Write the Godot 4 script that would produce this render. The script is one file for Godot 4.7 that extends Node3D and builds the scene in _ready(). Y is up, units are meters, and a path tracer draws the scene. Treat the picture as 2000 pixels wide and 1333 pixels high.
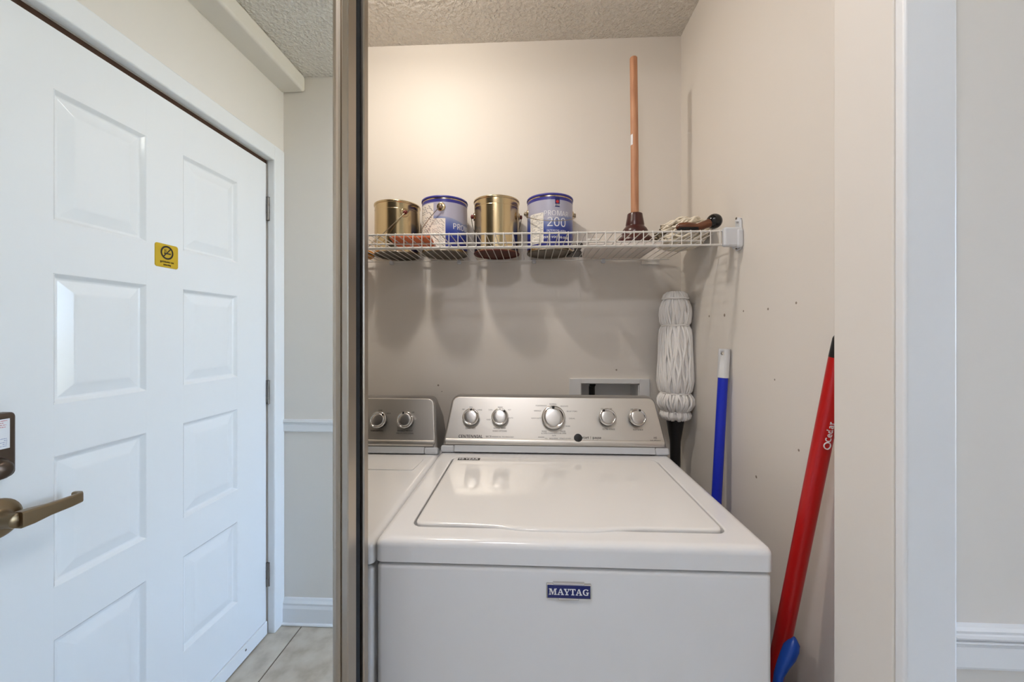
extends Node3D
# Laundry closet seen from a narrow entry hall. x right, y up, z towards the viewer; depth D below means -z.
# The sliding closet door is a real mirror: the entry door stands on the hall's left wall and shows in it.

const FOCAL := 755.0          # pixels, for the 2000 x 1333 frame
const YAW := 0.0463
const HORIZON := 650.0
const EYE := 1.285
const MIRROR_D := 0.565
const WALL_D := 1.5           # closet back wall
const RIGHT_X := 0.5745       # closet right wall
const FRONT_D := 0.53         # hall side of the closet's front wall
const CEIL := 2.415
const DOOR_X := -1.12
const LAMP_DOWN := 0.23
const LAMP_ROUND := 0.09
const HALL_DOWN := 0.31
const HALL_ROUND := 0.03

var M := {}
var taken := {}

# ------------------------------------------------------------------ picture directions -> places
func ray(u: float, v: float) -> Vector3:
	var c := cos(YAW)
	var s := sin(YAW)
	var a := (u - 1000.0) / FOCAL
	return Vector3(-s + a * c, (HORIZON - v) / FOCAL, -(c + a * s))
func at_depth(u: float, v: float, d: float) -> Vector3:
	var r := ray(u, v)
	return Vector3(0, EYE, 0) + r * (d / -r.z)
func at_height(u: float, v: float, y: float) -> Vector3:
	var r := ray(u, v)
	return Vector3(0, EYE, 0) + r * ((y - EYE) / r.y)
func on_plane(u: float, v: float, p: Vector3, n: Vector3) -> Vector3:
	var r := ray(u, v)
	var o := Vector3(0, EYE, 0)
	return o + r * ((p - o).dot(n) / r.dot(n))
func seen_z(d: float) -> float:      # depth seen in the mirror -> z of the real thing
	return d - 2.0 * MIRROR_D

# ------------------------------------------------------------------ mesh building
class MB:
	var st := SurfaceTool.new()
	func _init() -> void:
		st.begin(Mesh.PRIMITIVE_TRIANGLES)
	func vert(p: Vector3, n: Vector3, uv := Vector2.ZERO) -> void:
		st.set_normal(n)
		st.set_uv(uv)
		st.add_vertex(p)
	func flat(a: Vector3, b: Vector3, c: Vector3) -> void:
		var n := (c - a).cross(b - a).normalized()
		vert(a, n); vert(b, n); vert(c, n)
	func quad(a: Vector3, b: Vector3, c: Vector3, d: Vector3) -> void:   # seen clockwise from the front
		var n := (c - a).cross(b - a)
		if n.length() < 1e-12:
			n = (d - a).cross(c - a)
		n = n.normalized()
		vert(a, n, Vector2(0, 0)); vert(b, n, Vector2(1, 0)); vert(c, n, Vector2(1, 1))
		vert(a, n, Vector2(0, 0)); vert(c, n, Vector2(1, 1)); vert(d, n, Vector2(0, 1))
	# rows of points; the front is cross(next row, next column)
	func grid(P: Array, close_i := false, close_j := false, flip := false) -> void:
		var ni := P.size()
		var nj: int = P[0].size()
		var N := []
		for i in ni:
			var row := PackedVector3Array()
			row.resize(nj)
			N.append(row)
		var mi := ni if close_i else ni - 1
		var mj := nj if close_j else nj - 1
		for i in mi:
			var i2 := (i + 1) % ni
			for j in mj:
				var j2 := (j + 1) % nj
				var n: Vector3 = (P[i2][j2] - P[i][j]).cross(P[i][j2] - P[i2][j])
				if flip:
					n = -n
				N[i][j] += n; N[i2][j] += n; N[i][j2] += n; N[i2][j2] += n
		for i in mi:
			var i2 := (i + 1) % ni
			for j in mj:
				var j2 := (j + 1) % nj
				var q := [[i, j], [i, j2], [i2, j2], [i2, j]]
				if flip:
					q = [[i, j], [i2, j], [i2, j2], [i, j2]]
				var o := []
				for k in q:
					var uv := Vector2(float(j if k[1] == j else j + 1) / mj, float(i if k[0] == i else i + 1) / mi)
					o.append([P[k[0]][k[1]], (N[k[0]][k[1]] as Vector3).normalized(), uv])
				for k in [0, 1, 2, 0, 2, 3]:
					vert(o[k][0], o[k][1], o[k][2])
	func rbox(c: Vector3, s: Vector3, r := 0.003, n := 2, xf := Transform3D()) -> void:
		var h := s * 0.5
		r = minf(maxf(r, 0.0002), minf(h.x, minf(h.y, h.z)) * 0.999)
		var inner := h - Vector3(r, r, r)
		for ax in 3:
			for sg in [-1.0, 1.0]:
				var a1 := (ax + 1) % 3
				var a2 := (ax + 2) % 3
				var lu := _steps(h[a1], r, n)
				var lv := _steps(h[a2], r, n)
				var PP := []
				var NN := []
				for u in lu:
					var pr := []
					var nr := []
					for v in lv:
						var p := Vector3.ZERO
						p[ax] = sg * h[ax]; p[a1] = u; p[a2] = v
						var q := p.clamp(-inner, inner)
						var d := (p - q).normalized()
						pr.append(xf * (c + q + d * r))
						nr.append((xf.basis * d).normalized())
					PP.append(pr); NN.append(nr)
				for i in lu.size() - 1:
					for j in lv.size() - 1:
						var q4 := [[i, j], [i, j + 1], [i + 1, j + 1], [i + 1, j]] if sg > 0 else [[i, j], [i + 1, j], [i + 1, j + 1], [i, j + 1]]
						for k in [0, 1, 2, 0, 2, 3]:
							vert(PP[q4[k][0]][q4[k][1]], NN[q4[k][0]][q4[k][1]])
	func _steps(h: float, r: float, n: int) -> Array:
		var o := []
		for k in n + 1:
			o.append(-h + r * k / n)
		for k in n + 1:
			o.append(h - r + r * k / n)
		return o
	func tube(pts: Array, rad, sides := 8, caps := true) -> void:
		var rows := []
		var n := pts.size()
		var t0: Vector3 = (pts[1] - pts[0]).normalized()
		var side := t0.cross(Vector3.UP if absf(t0.y) < 0.9 else Vector3.RIGHT).normalized()
		for i in n:
			var t: Vector3 = (pts[mini(i + 1, n - 1)] - pts[maxi(i - 1, 0)]).normalized()
			side = (side - t * side.dot(t)).normalized()
			var up := t.cross(side)
			var r: float = rad[i] if rad is Array else rad
			var row := []
			for k in sides:
				var a := TAU * k / sides
				row.append(pts[i] + (side * cos(a) + up * sin(a)) * r)
			rows.append(row)
		if caps:
			var e0 := []; var e1 := []
			for k in sides:
				e0.append(pts[0]); e1.append(pts[n - 1])
			rows = [e0, rows[0].duplicate()] + rows + [rows[n - 1].duplicate(), e1]
		grid(rows, false, true, true)
	func lathe(prof: Array, sides := 32, xf := Transform3D()) -> void:    # prof of (radius, y); repeat a point for a sharp edge
		var rows := []
		for p in prof:
			var row := []
			for k in sides:
				var a := TAU * k / sides
				row.append(xf * Vector3(p[0] * cos(a), p[1], p[0] * sin(a)))
			rows.append(row)
		grid(rows, false, true)
	func prism(poly: Array, xf: Transform3D, length: float) -> void:      # polygon in xy, extruded along z
		var n := poly.size()
		for i in n:
			var a := Vector3(poly[i].x, poly[i].y, 0)
			var b := Vector3(poly[(i + 1) % n].x, poly[(i + 1) % n].y, 0)
			var l := Vector3(0, 0, length)
			quad(xf * a, xf * (a + l), xf * (b + l), xf * b)
		var idx := Geometry2D.triangulate_polygon(PackedVector2Array(poly))
		for k in range(0, idx.size(), 3):
			for z in [0.0, length]:
				var t := []
				for m in 3:
					t.append(xf * Vector3(poly[idx[k + m]].x, poly[idx[k + m]].y, z))
				var want := xf.basis.z * (1.0 if z > 0.0 else -1.0)
				if (t[2] - t[0]).cross(t[1] - t[0]).dot(want) < 0.0:
					t.reverse()
				flat(t[0], t[1], t[2])
	func mesh() -> ArrayMesh:
		return st.commit()

func rrect(w: float, h: float, r: float, n := 5) -> Array:     # rounded rectangle, counter-clockwise, half sizes
	var o := []
	var cs := [[w - r, h - r, 0.0], [-(w - r), h - r, PI / 2], [-(w - r), -(h - r), PI], [w - r, -(h - r), PI * 1.5]]
	for c in cs:
		for k in n + 1:
			var a: float = c[2] + PI / 2 * k / n
			o.append(Vector2(c[0] + r * cos(a), c[1] + r * sin(a)))
	return o

# ------------------------------------------------------------------ nodes
func numbered(called: String) -> String:
	var k: int = taken.get(called, 0)
	taken[called] = k + 1
	return called if k == 0 else "%s_%03d" % [called, k]
func thing(called: String, label: String, category: String, at := Vector3.ZERO, group := "") -> Node3D:
	var o := Node3D.new()
	o.name = numbered(called)
	add_child(o)
	o.position = at
	o.set_meta("label", label)
	o.set_meta("category", category)
	if group:
		o.set_meta("group", group)
	return o
func part(parent: Node, called: String, mb, m: Material, at := Transform3D(), label := "") -> MeshInstance3D:
	var o := MeshInstance3D.new()
	o.name = called
	o.mesh = mb.mesh() if mb is MB else mb
	o.material_override = m
	o.transform = at
	o.cast_shadow = GeometryInstance3D.SHADOW_CASTING_SETTING_ON
	if label:
		o.set_meta("label", label)
	parent.add_child(o, true)
	return o
func struct(called: String, mb, m: Material, label := "") -> MeshInstance3D:
	var o := part(self, called, mb, m)
	o.set_meta("kind", "structure")
	if label:
		o.set_meta("label", label)
	return o
func struct_root(called: String, label: String) -> Node3D:
	var o := Node3D.new()
	o.name = called
	add_child(o)
	o.set_meta("kind", "structure")
	o.set_meta("label", label)
	return o
func boxes(list: Array, r := 0.0015) -> MB:      # each [x0, x1, y0, y1, z0, z1]
	var mb := MB.new()
	for b in list:
		mb.rbox(Vector3(b[0] + b[1], b[2] + b[3], b[4] + b[5]) * 0.5, Vector3(absf(b[1] - b[0]), absf(b[3] - b[2]), absf(b[5] - b[4])), r, 1)
	return mb
func letters(text: String, cap: float, depth := 0.0004, bold := false, serif := false) -> TextMesh:
	var t := TextMesh.new()
	var f := SystemFont.new()
	f.font_names = PackedStringArray(["Droid Serif" if serif else "Droid Sans"])
	f.font_weight = 700 if bold else 400
	t.font = f
	t.text = text
	t.font_size = 48
	t.pixel_size = cap / (48.0 * 0.72)
	t.depth = depth
	t.curve_step = 3.0
	return t
func bent(t: TextMesh, radius: float) -> ArrayMesh:     # lettering wrapped round a vertical cylinder of that radius about the origin, facing +z
	var a := t.get_mesh_arrays()
	var v: PackedVector3Array = a[Mesh.ARRAY_VERTEX]
	var n: PackedVector3Array = a[Mesh.ARRAY_NORMAL]
	for i in v.size():
		var ang := v[i].x / radius
		var r := radius + v[i].z
		v[i] = Vector3(r * sin(ang), v[i].y, r * cos(ang))
		n[i] = n[i].rotated(Vector3.UP, ang)
	a[Mesh.ARRAY_VERTEX] = v
	a[Mesh.ARRAY_NORMAL] = n
	var m := ArrayMesh.new()
	m.add_surface_from_arrays(Mesh.PRIMITIVE_TRIANGLES, a)
	return m
func patch(radius: float, a0: float, a1: float, y0: float, y1: float, n := 16) -> MB:   # a sheet on a cylinder about the y axis; angle 0 faces +z
	var mb := MB.new()
	var rows := []
	for y in [y1, y0]:
		var row := []
		for k in n + 1:
			var a := lerpf(a0, a1, float(k) / n)
			row.append(Vector3(radius * sin(a), y, radius * cos(a)))
		rows.append(row)
	mb.grid(rows)
	return mb

# ------------------------------------------------------------------ materials
func mat(called: String, c: Color, rough := 0.5, metal := 0.0) -> StandardMaterial3D:
	var m := StandardMaterial3D.new()
	m.resource_name = called
	m.albedo_color = c
	m.roughness = rough
	m.metallic = metal
	M[called] = m
	return m
func c8(r: int, g: int, b: int) -> Color:
	return Color(r / 255.0, g / 255.0, b / 255.0)
func noise_tex(freq: float, kind := FastNoiseLite.TYPE_SIMPLEX, ramp: Array = [], octaves := 4, size := 512, as_normal := false, bump := 4.0) -> NoiseTexture2D:
	var n := FastNoiseLite.new()
	n.seed = 7
	n.noise_type = kind
	n.frequency = freq
	n.fractal_octaves = octaves
	var t := NoiseTexture2D.new()
	t.width = size
	t.height = size
	t.seamless = true
	t.noise = n
	t.as_normal_map = as_normal
	t.bump_strength = bump
	if ramp:
		var g := Gradient.new()
		g.offsets = PackedFloat32Array(range(ramp.size()).map(func(k): return float(k) / (ramp.size() - 1)))
		g.colors = PackedColorArray(ramp)
		t.color_ramp = g
	return t
func triplanar(m: StandardMaterial3D, scale: float, world := true) -> void:
	m.uv1_triplanar = true
	m.uv1_world_triplanar = world
	m.uv1_scale = Vector3.ONE * scale
func relief(m: StandardMaterial3D, t: Texture2D, cm: float) -> void:
	m.heightmap_enabled = true
	m.heightmap_texture = t
	m.heightmap_scale = cm
func textured(m: StandardMaterial3D, t: Texture2D) -> void:
	m.albedo_color = Color.WHITE
	m.albedo_texture = t

func print_sheet(w: int, h: int, paper: Color, ink: Color, line: int, seed_: int, slant := false) -> ImageTexture:   # rows of small print too fine to read
	var im := Image.create(w, h, false, Image.FORMAT_RGB8)
	im.fill(paper)
	var rng := RandomNumberGenerator.new()
	rng.seed = seed_
	var y := line
	while y < h - line:
		var x := line + rng.randi_range(0, line)
		while x < w - line * 2:
			var l := rng.randi_range(line, line * 4)
			if rng.randf() < 0.72:
				for k in l:
					var yy := y + (k / 3 if slant else 0)
					if x + k < w - line and yy < h - 3 and rng.randf() < 0.8:
						im.fill_rect(Rect2i(x + k, yy, 1, maxi(2, int(line * 0.45))), ink.lerp(paper, rng.randf() * 0.4))
			x += l + line / 2
		y += int(line * 1.5)
	return ImageTexture.create_from_image(im)

func can_print() -> ImageTexture:        # lavender-grey label with a blue field under a sweeping arc, dark blue foot
	var w := 768
	var h := 256
	var im := Image.create(w, h, false, Image.FORMAT_RGB8)
	for x in w:
		for y in h:
			var u := fposmod(float(x) / w * 2.0, 1.0)
			var v := float(y) / h
			var arc := 0.34 + 0.5 * (u - 0.5) * (u - 0.5)
			var d := (v - arc) / 0.30
			var c := c8(176, 176, 196)
			if d > 0.0:
				c = c8(148, 158, 192).lerp(c8(30, 52, 150), clampf(d, 0.0, 1.0))
			if v > 0.78:
				c = c8(34, 40, 122)
			if v < 0.06:
				c = c8(52, 52, 140)
			im.set_pixel(x, y, c)
	return ImageTexture.create_from_image(im)

func make_materials() -> void:
	var m := mat("wall_paint", c8(228, 222, 214), 0.68)
	m = mat("popcorn", c8(232, 226, 216), 0.95)
	triplanar(m, 2.6); relief(m, noise_tex(0.045, FastNoiseLite.TYPE_CELLULAR, [], 3), 1.3)
	mat("beam_paint", c8(226, 220, 210), 0.8)
	mat("trim_paint", c8(234, 235, 236), 0.32)
	m = mat("door_paint", c8(238, 239, 240), 0.16)
	mat("grout", c8(104, 92, 80), 0.9)
	for k in 3:
		var b: Array = [[c8(178, 164, 146), c8(202, 190, 173), c8(214, 204, 190)], [c8(172, 160, 144), c8(198, 184, 168), c8(210, 200, 184)], [c8(182, 170, 154), c8(206, 194, 177), c8(218, 208, 194)]][k]
		m = mat("tile_%d" % k, Color.WHITE, 0.38)
		textured(m, noise_tex(0.012, FastNoiseLite.TYPE_SIMPLEX, b, 5)); triplanar(m, 1.3)
	mat("enamel", c8(236, 236, 237), 0.14)
	mat("enamel_lid", c8(237, 236, 235), 0.1)
	mat("plastic_grey", c8(206, 210, 216), 0.3)
	mat("console_grey", c8(150, 147, 144), 0.35, 0.4)
	mat("plastic_light", c8(226, 226, 226), 0.35)
	m = mat("brushed", c8(208, 204, 198), 0.4, 1.0)
	mat("chrome", c8(214, 212, 210), 0.12, 1.0)
	mat("knob_face", c8(206, 204, 202), 0.3, 1.0)
	mat("black_plastic", c8(18, 18, 20), 0.35)
	mat("ink", c8(46, 44, 44), 0.6)
	mat("badge_blue", c8(26, 34, 104), 0.25)
	mat("white_print", c8(236, 236, 240), 0.5)
	mat("mirror_glass", c8(240, 243, 240), 0.0, 1.0)
	mat("frame_metal", c8(176, 166, 152), 0.28, 1.0)
	mat("backing_gap_shade", c8(24, 26, 30), 0.9)  # black for the mirror backing and the painted shade between the doors
	mat("wire_white", c8(226, 222, 216), 0.4)
	mat("bracket_white", c8(214, 216, 220), 0.45)
	mat("tin", c8(206, 186, 148), 0.2, 1.0)
	mat("tin_dark", c8(120, 112, 102), 0.4, 1.0)
	mat("maroon_base", c8(92, 46, 38), 0.6, 0.3)  # dark maroon underside of the third can
	mat("bail_wire", c8(170, 160, 144), 0.3, 1.0)
	mat("maroon_cap", c8(104, 28, 26), 0.4)
	mat("rim_blue", c8(58, 56, 146), 0.4)
	m = mat("can_label", Color.WHITE, 0.35)
	textured(m, can_print())
	m = mat("paper_print", Color.WHITE, 0.8)
	textured(m, print_sheet(192, 256, c8(230, 226, 218), c8(70, 70, 84), 9, 3, true))
	m = mat("paper_print_b", Color.WHITE, 0.8)
	textured(m, print_sheet(160, 320, c8(234, 230, 222), c8(66, 66, 78), 9, 5))
	mat("coral", c8(226, 120, 74), 0.7)
	mat("amber", c8(206, 138, 52), 0.5)
	m = mat("stick_wood", Color.WHITE, 0.5)
	textured(m, noise_tex(0.012, FastNoiseLite.TYPE_SIMPLEX, [c8(170, 116, 84), c8(190, 136, 100), c8(202, 150, 114)], 4)); triplanar(m, 1.0, false)
	m.uv1_scale = Vector3(14, 1.2, 14)
	m = mat("brush_wood", Color.WHITE, 0.32)
	textured(m, noise_tex(0.012, FastNoiseLite.TYPE_SIMPLEX, [c8(70, 36, 20), c8(104, 58, 32), c8(124, 74, 44)], 4)); triplanar(m, 1.0, false)
	m.uv1_scale = Vector3(2, 16, 16)
	mat("rubber_maroon", c8(66, 24, 20), 0.28)
	mat("black_gloss", c8(10, 10, 11), 0.12)
	mat("bristle", c8(14, 13, 13), 0.8)
	mat("yarn", c8(246, 244, 241), 0.95)
	mat("yarn_shelf", c8(238, 228, 210), 0.95)
	mat("board_white", c8(224, 214, 206), 0.7)
	mat("broom_blue", c8(18, 44, 196), 0.32)
	mat("broom_red", c8(188, 4, 8), 0.3)
	mat("pan_blue", c8(20, 74, 172), 0.35)
	mat("cap_white", c8(226, 228, 230), 0.4)
	mat("bronze", c8(142, 122, 96), 0.34, 1.0)
	mat("dark_bronze", c8(96, 82, 72), 0.36, 1.0)
	mat("hinge_steel", c8(130, 126, 122), 0.4, 1.0)
	mat("sign_gold", c8(206, 170, 30), 0.4, 0.1)
	mat("sign_black", c8(34, 26, 14), 0.5)
	var im := Image.create(192, 256, false, Image.FORMAT_RGB8)
	im.fill(c8(232, 232, 236))
	var red := print_sheet(192, 110, c8(232, 232, 236), c8(186, 30, 34), 12, 8).get_image()
	var blue := print_sheet(192, 96, c8(232, 232, 236), c8(52, 72, 140), 11, 9).get_image()
	var mark := print_sheet(192, 50, c8(232, 232, 236), c8(40, 60, 140), 28, 10).get_image()
	im.blit_rect(red, Rect2i(0, 0, 192, 110), Vector2i(0, 0))
	im.blit_rect(mark, Rect2i(0, 0, 192, 50), Vector2i(0, 100))
	im.blit_rect(blue, Rect2i(0, 0, 192, 96), Vector2i(0, 156))
	m = mat("lock_print", Color.WHITE, 0.5)
	textured(m, ImageTexture.create_from_image(im))
	mat("red_ink", c8(196, 44, 44), 0.6)
	mat("blue_ink", c8(40, 70, 150), 0.6)
	mat("gap_strip", c8(74, 48, 32), 0.8)
	mat("scuff", c8(150, 138, 126), 0.8)
	m = mat("lamp_glass", c8(255, 246, 226), 0.4)
	m.emission_enabled = true
	m.emission = c8(255, 214, 160)
	m.emission_energy_multiplier = 6.0
	m = mat("window_pane", Color(1, 1, 1, 0.06), 0.0)
	m.transparency = BaseMaterial3D.TRANSPARENCY_ALPHA

# ------------------------------------------------------------------ build
func _ready() -> void:
	var cam := Camera3D.new()
	cam.name = "camera"
	cam.projection = Camera3D.PROJECTION_FRUSTUM
	cam.near = 0.05
	cam.far = 60.0
	cam.size = 2.0 * cam.near * 666.5 / FOCAL
	cam.frustum_offset = Vector2(0, -16.5 / FOCAL * cam.near)
	cam.position = Vector3(0, EYE, 0)
	cam.rotation.y = YAW
	add_child(cam)
	cam.current = true

	var env := Environment.new()
	env.background_mode = Environment.BG_SKY
	var sky := ProceduralSkyMaterial.new()
	sky.sky_top_color = c8(156, 192, 240)
	sky.sky_horizon_color = c8(200, 220, 246)
	sky.ground_bottom_color = c8(150, 150, 140)
	sky.ground_horizon_color = c8(190, 196, 196)
	sky.sky_energy_multiplier = 1.0
	var s := Sky.new()
	s.sky_material = sky
	env.sky = s
	env.background_energy_multiplier = 12.0
	env.tonemap_mode = Environment.TONE_MAPPER_LINEAR
	env.tonemap_exposure = 1.84
	env.sdfgi_enabled = true
	env.ssao_enabled = true
	env.ssil_enabled = true
	var we := WorldEnvironment.new()
	we.name = "world_environment"
	we.environment = env
	add_child(we)

	make_materials()
	build_shell()
	build_entry_door()
	build_mirror_doors()
	build_lamps()
	build_washer()
	build_dryer()
	build_shelf()
	build_cans()
	build_shelf_things()
	build_tools()

# ---------------------------------------------------------------- the setting
func build_shell() -> void:
	# outer bounds: x -1.12..4.2, z -1.5..4.2
	var x0 := DOOR_X
	var x1 := 3.4
	var z0 := -WALL_D
	var z1 := 2.8
	var hall_z := seen_z(1.665)
	# closet back wall with the opening for the washer outlet box
	var bx0 := at_depth(1134, 760, WALL_D).x
	var bx1 := at_depth(1248, 760, WALL_D).x
	var by1 := 1.09
	var by0 := 0.93
	struct("wall_back", boxes([[x0 - 0.12, bx0, 0, CEIL, z0 - 0.12, z0], [bx1, 1.7, 0, CEIL, z0 - 0.12, z0], [bx0, bx1, by1, CEIL, z0 - 0.12, z0], [bx0, bx1, 0, by0, z0 - 0.12, z0]], 0.0), M.wall_paint)
	var ob := thing("washer_outlet_box", "white plastic outlet box set into the wall behind the washer", "outlet box", Vector3((bx0 + bx1) / 2, by0, z0))
	var w := (bx1 - bx0) / 2
	var fl := at_depth(1112, 745, WALL_D).x - ob.position.x
	var fr := at_depth(1268, 745, WALL_D).x - ob.position.x
	var ft := at_depth(1190, 740, WALL_D).y - by0
	var hh := by1 - by0
	part(ob, "face_frame", boxes([[fl, -w, -0.03, ft, -0.001, 0.008], [w, fr, -0.03, ft, -0.001, 0.008], [-w, w, hh, ft, -0.001, 0.008], [-w, w, -0.03, 0.0, -0.001, 0.008]], 0.001), M.plastic_light)
	part(ob, "recess", boxes([[-w, w, 0, hh, -0.117, -0.113], [-w, -w + 0.003, 0, hh, -0.115, 0.0], [w - 0.003, w, 0, hh, -0.115, 0.0], [-w, w, hh - 0.003, hh, -0.115, 0.0], [-w, w, 0, 0.003, -0.115, 0.0]], 0.0), M.plastic_light)
	var hose := MB.new()
	hose.tube([Vector3(-0.06, 0.0, -0.05), Vector3(-0.06, hh - 0.02, -0.05), Vector3(-0.06, hh - 0.008, -0.03)], 0.012, 10)
	part(ob, "supply_hose", hose, M.black_plastic)

	struct("wall_right", boxes([[RIGHT_X, RIGHT_X + 0.1, 0, CEIL, z0, -FRONT_D - 0.1]], 0.0), M.wall_paint)
	struct("wall_left", boxes([[x0 - 0.12, x0 + 0.02, 0, CEIL, z0, -FRONT_D]], 0.0), M.wall_paint)
	# front wall of the closet: right return with jamb, left return, header
	var jx := at_depth(1745, 650, FRONT_D).x
	var cx := at_depth(1870, 650, FRONT_D - 0.015).x
	var jl := -0.985
	struct("wall_front", boxes([[jx, 1.7, 0, CEIL, -FRONT_D - 0.1, -FRONT_D], [x0 - 0.12, jl, 0, CEIL, -FRONT_D - 0.1, -FRONT_D], [jl, jx, 2.365, CEIL, -FRONT_D - 0.1, -FRONT_D]], 0.002), M.wall_paint)
	struct("trim_1", boxes([[jx, cx, 0, CEIL, -FRONT_D, -FRONT_D + 0.016], [jl, jx, 2.365, CEIL, -FRONT_D, -FRONT_D + 0.016], [jl - 0.075, jl, 0, CEIL, -FRONT_D, -FRONT_D + 0.016]], 0.004), M.trim_paint, "white flat casing around the closet opening")
	# hall and the room beyond it
	struct("wall_far", boxes([[x0 - 0.12, 0.55, 0, CEIL, hall_z, hall_z + 0.12]], 0.002), M.wall_paint)
	var dz0 := seen_z(0.68)
	var dz1 := seen_z(1.60)
	struct("wall_entry", boxes([[x0 - 0.14, x0 + 0.004, 2.0192, 2.08, -FRONT_D, hall_z], [x0 - 0.14, x0 + 0.029, 2.08, CEIL, -FRONT_D, hall_z], [x0 - 0.14, x0 + 0.004, 0, 2.0192, -FRONT_D, dz0], [x0 - 0.14, x0 + 0.004, 0, 2.0192, dz1, hall_z], [x0 - 0.14, x0, 0, CEIL, hall_z + 0.12, z1], [x0 - 0.16, x0 - 0.14, 0, 2.1, -FRONT_D, hall_z]], 0.0), M.wall_paint)
	# room windows: one facing the entry door, one behind the viewer
	struct("wall_window_side", boxes([[x1, x1 + 0.12, 0, 0.4, z0 - 0.12, z1], [x1, x1 + 0.12, 2.25, CEIL, z0 - 0.12, z1], [x1, x1 + 0.12, 0.4, 2.25, z0 - 0.12, -1.25], [x1, x1 + 0.12, 0.4, 2.25, 0.45, z1]], 0.0), M.wall_paint)
	struct("wall_rear", boxes([[x0 - 0.14, x1 + 0.12, 0, CEIL, z1, z1 + 0.12]], 0.0), M.wall_paint)
	struct("wall_room", boxes([[1.7, x1 + 0.12, 0, CEIL, z0 - 0.12, z0]], 0.0), M.wall_paint)
	struct("wall_partition", boxes([[1.6, 1.7, 0, CEIL, z0, -FRONT_D - 0.1]], 0.0), M.wall_paint)
	var wa := struct_root("window_1", "living room window facing the entry door")
	part(wa, "window_frame", boxes([[x1, x1 + 0.06, 0.4, 0.45, -1.25, 0.45], [x1, x1 + 0.06, 2.2, 2.25, -1.25, 0.45], [x1, x1 + 0.06, 0.45, 2.2, -1.25, -1.2], [x1, x1 + 0.06, 0.45, 2.2, 0.40, 0.45], [x1, x1 + 0.06, 0.45, 2.2, -0.43, -0.37]], 0.003), M.trim_paint)
	for g in [-1.2, -0.37]:
		var pm := MB.new()
		pm.quad(Vector3(x1 + 0.03, 2.2, g + 0.77), Vector3(x1 + 0.03, 2.2, g), Vector3(x1 + 0.03, 0.45, g), Vector3(x1 + 0.03, 0.45, g + 0.77))
		part(wa, "pane", pm, M.window_pane)
	struct("ceiling", boxes([[x0 - 0.16, x1 + 0.12, CEIL, CEIL + 0.12, z0 - 0.12, z1 + 0.12]], 0.0), M.popcorn, "popcorn textured ceiling")
	# boxed beam along the top of the entry wall
	struct("trim_2", boxes([[x0, -0.99, 2.345, CEIL, -FRONT_D, hall_z]], 0.012), M.beam_paint, "boxed painted beam above the entry door")
	# tiled floor
	var fl_o := struct("floor", boxes([[x0 - 0.16, x1 + 0.12, -0.12, -0.003, z0 - 0.12, z1 + 0.12]], 0.0), M.grout, "beige ceramic tile floor")
	var pitch := 0.452
	var tm := boxes([[0, pitch - 0.005, -0.02, 0.0, 0, pitch - 0.005]], 0.0015).mesh()
	var rng := RandomNumberGenerator.new()
	rng.seed = 4
	for i in range(-1, 12):
		for j in range(-3, 9):
			var tx := -0.995 + i * pitch
			var tz := seen_z(1.68) - pitch + j * pitch
			part(fl_o, "tile", tm, M["tile_%d" % rng.randi_range(0, 2)], Transform3D(Basis(), Vector3(tx, 0, tz)))
	# chair rails and baseboards
	var rail := [[0, 0], [8, 0], [10, 4], [10, 30], [8.5, 32.5], [8.5, 34], [11.5, 34.5], [12.5, 36], [11.5, 37.5], [9.5, 38], [9.5, 40], [13, 41], [14.5, 44], [13.5, 47], [12, 48.5], [12.5, 52], [8, 54], [0, 54.5]].map(func(p): return Vector2(p[0], p[1]) * 0.001)
	var base := [Vector2(0, 0), Vector2(0.016, 0), Vector2(0.016, 0.072), Vector2(0.012, 0.084), Vector2(0.014, 0.094), Vector2(0.008, 0.104), Vector2(0.005, 0.112), Vector2(0, 0.114)]
	var mb := MB.new()
	mb.prism(rail, Transform3D(Basis(Vector3(0, 0, -1), Vector3.UP, Vector3(1, 0, 0)), Vector3(-1.085, 0.848, hall_z)), 1.6)
	struct("trim_3", mb, M.trim_paint, "white chair rail on the hall wall seen in the mirror")
	mb = MB.new()
	mb.prism(base, Transform3D(Basis(Vector3(0, 0, -1), Vector3.UP, Vector3(1, 0, 0)), Vector3(-1.085, 0.0, hall_z)), 1.6)
	mb.tube([Vector3(-1.085, 0.006, hall_z - 0.018), Vector3(0.515, 0.006, hall_z - 0.018)], 0.007, 8)
	struct("baseboard_far", mb, M.trim_paint)
	mb = MB.new()
	mb.prism(rail, Transform3D(Basis(Vector3(0, 0, 1), Vector3.UP, Vector3(-1, 0, 0)), Vector3(1.69, 0.853, -FRONT_D)), 1.69 - cx)
	struct("trim_4", mb, M.trim_paint, "white chair rail beside the closet casing")
	mb = MB.new()
	mb.prism(base, Transform3D(Basis(Vector3(0, 0, 1), Vector3.UP, Vector3(-1, 0, 0)), Vector3(1.69, 0.0, -FRONT_D)), 1.69 - cx)
	struct("baseboard_front", mb, M.trim_paint)
	# old nail holes and scuffs on the closet walls
	for p in [[1500, 604, 0.0035], [1555, 592, 0.003], [1513, 742, 0.0025], [1385, 618, 0.004], [1415, 616, 0.005], [1452, 608, 0.003], [1477, 932, 0.004], [1560, 880, 0.003]]:
		var pos := on_plane(p[0], p[1], Vector3(RIGHT_X, 0, 0), Vector3(1, 0, 0))
		var sm := MB.new()
		sm.lathe([[0.0, 0.0006], [p[2] * 0.7, 0.0005], [p[2], 0.0]], 7, Transform3D(Basis(Vector3(0, 0, 1), Vector3(-1, 0, 0), Vector3(0, 1, 0)), pos))
		part(get_node("wall_right"), "scuff", sm, M.scuff)
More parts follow.
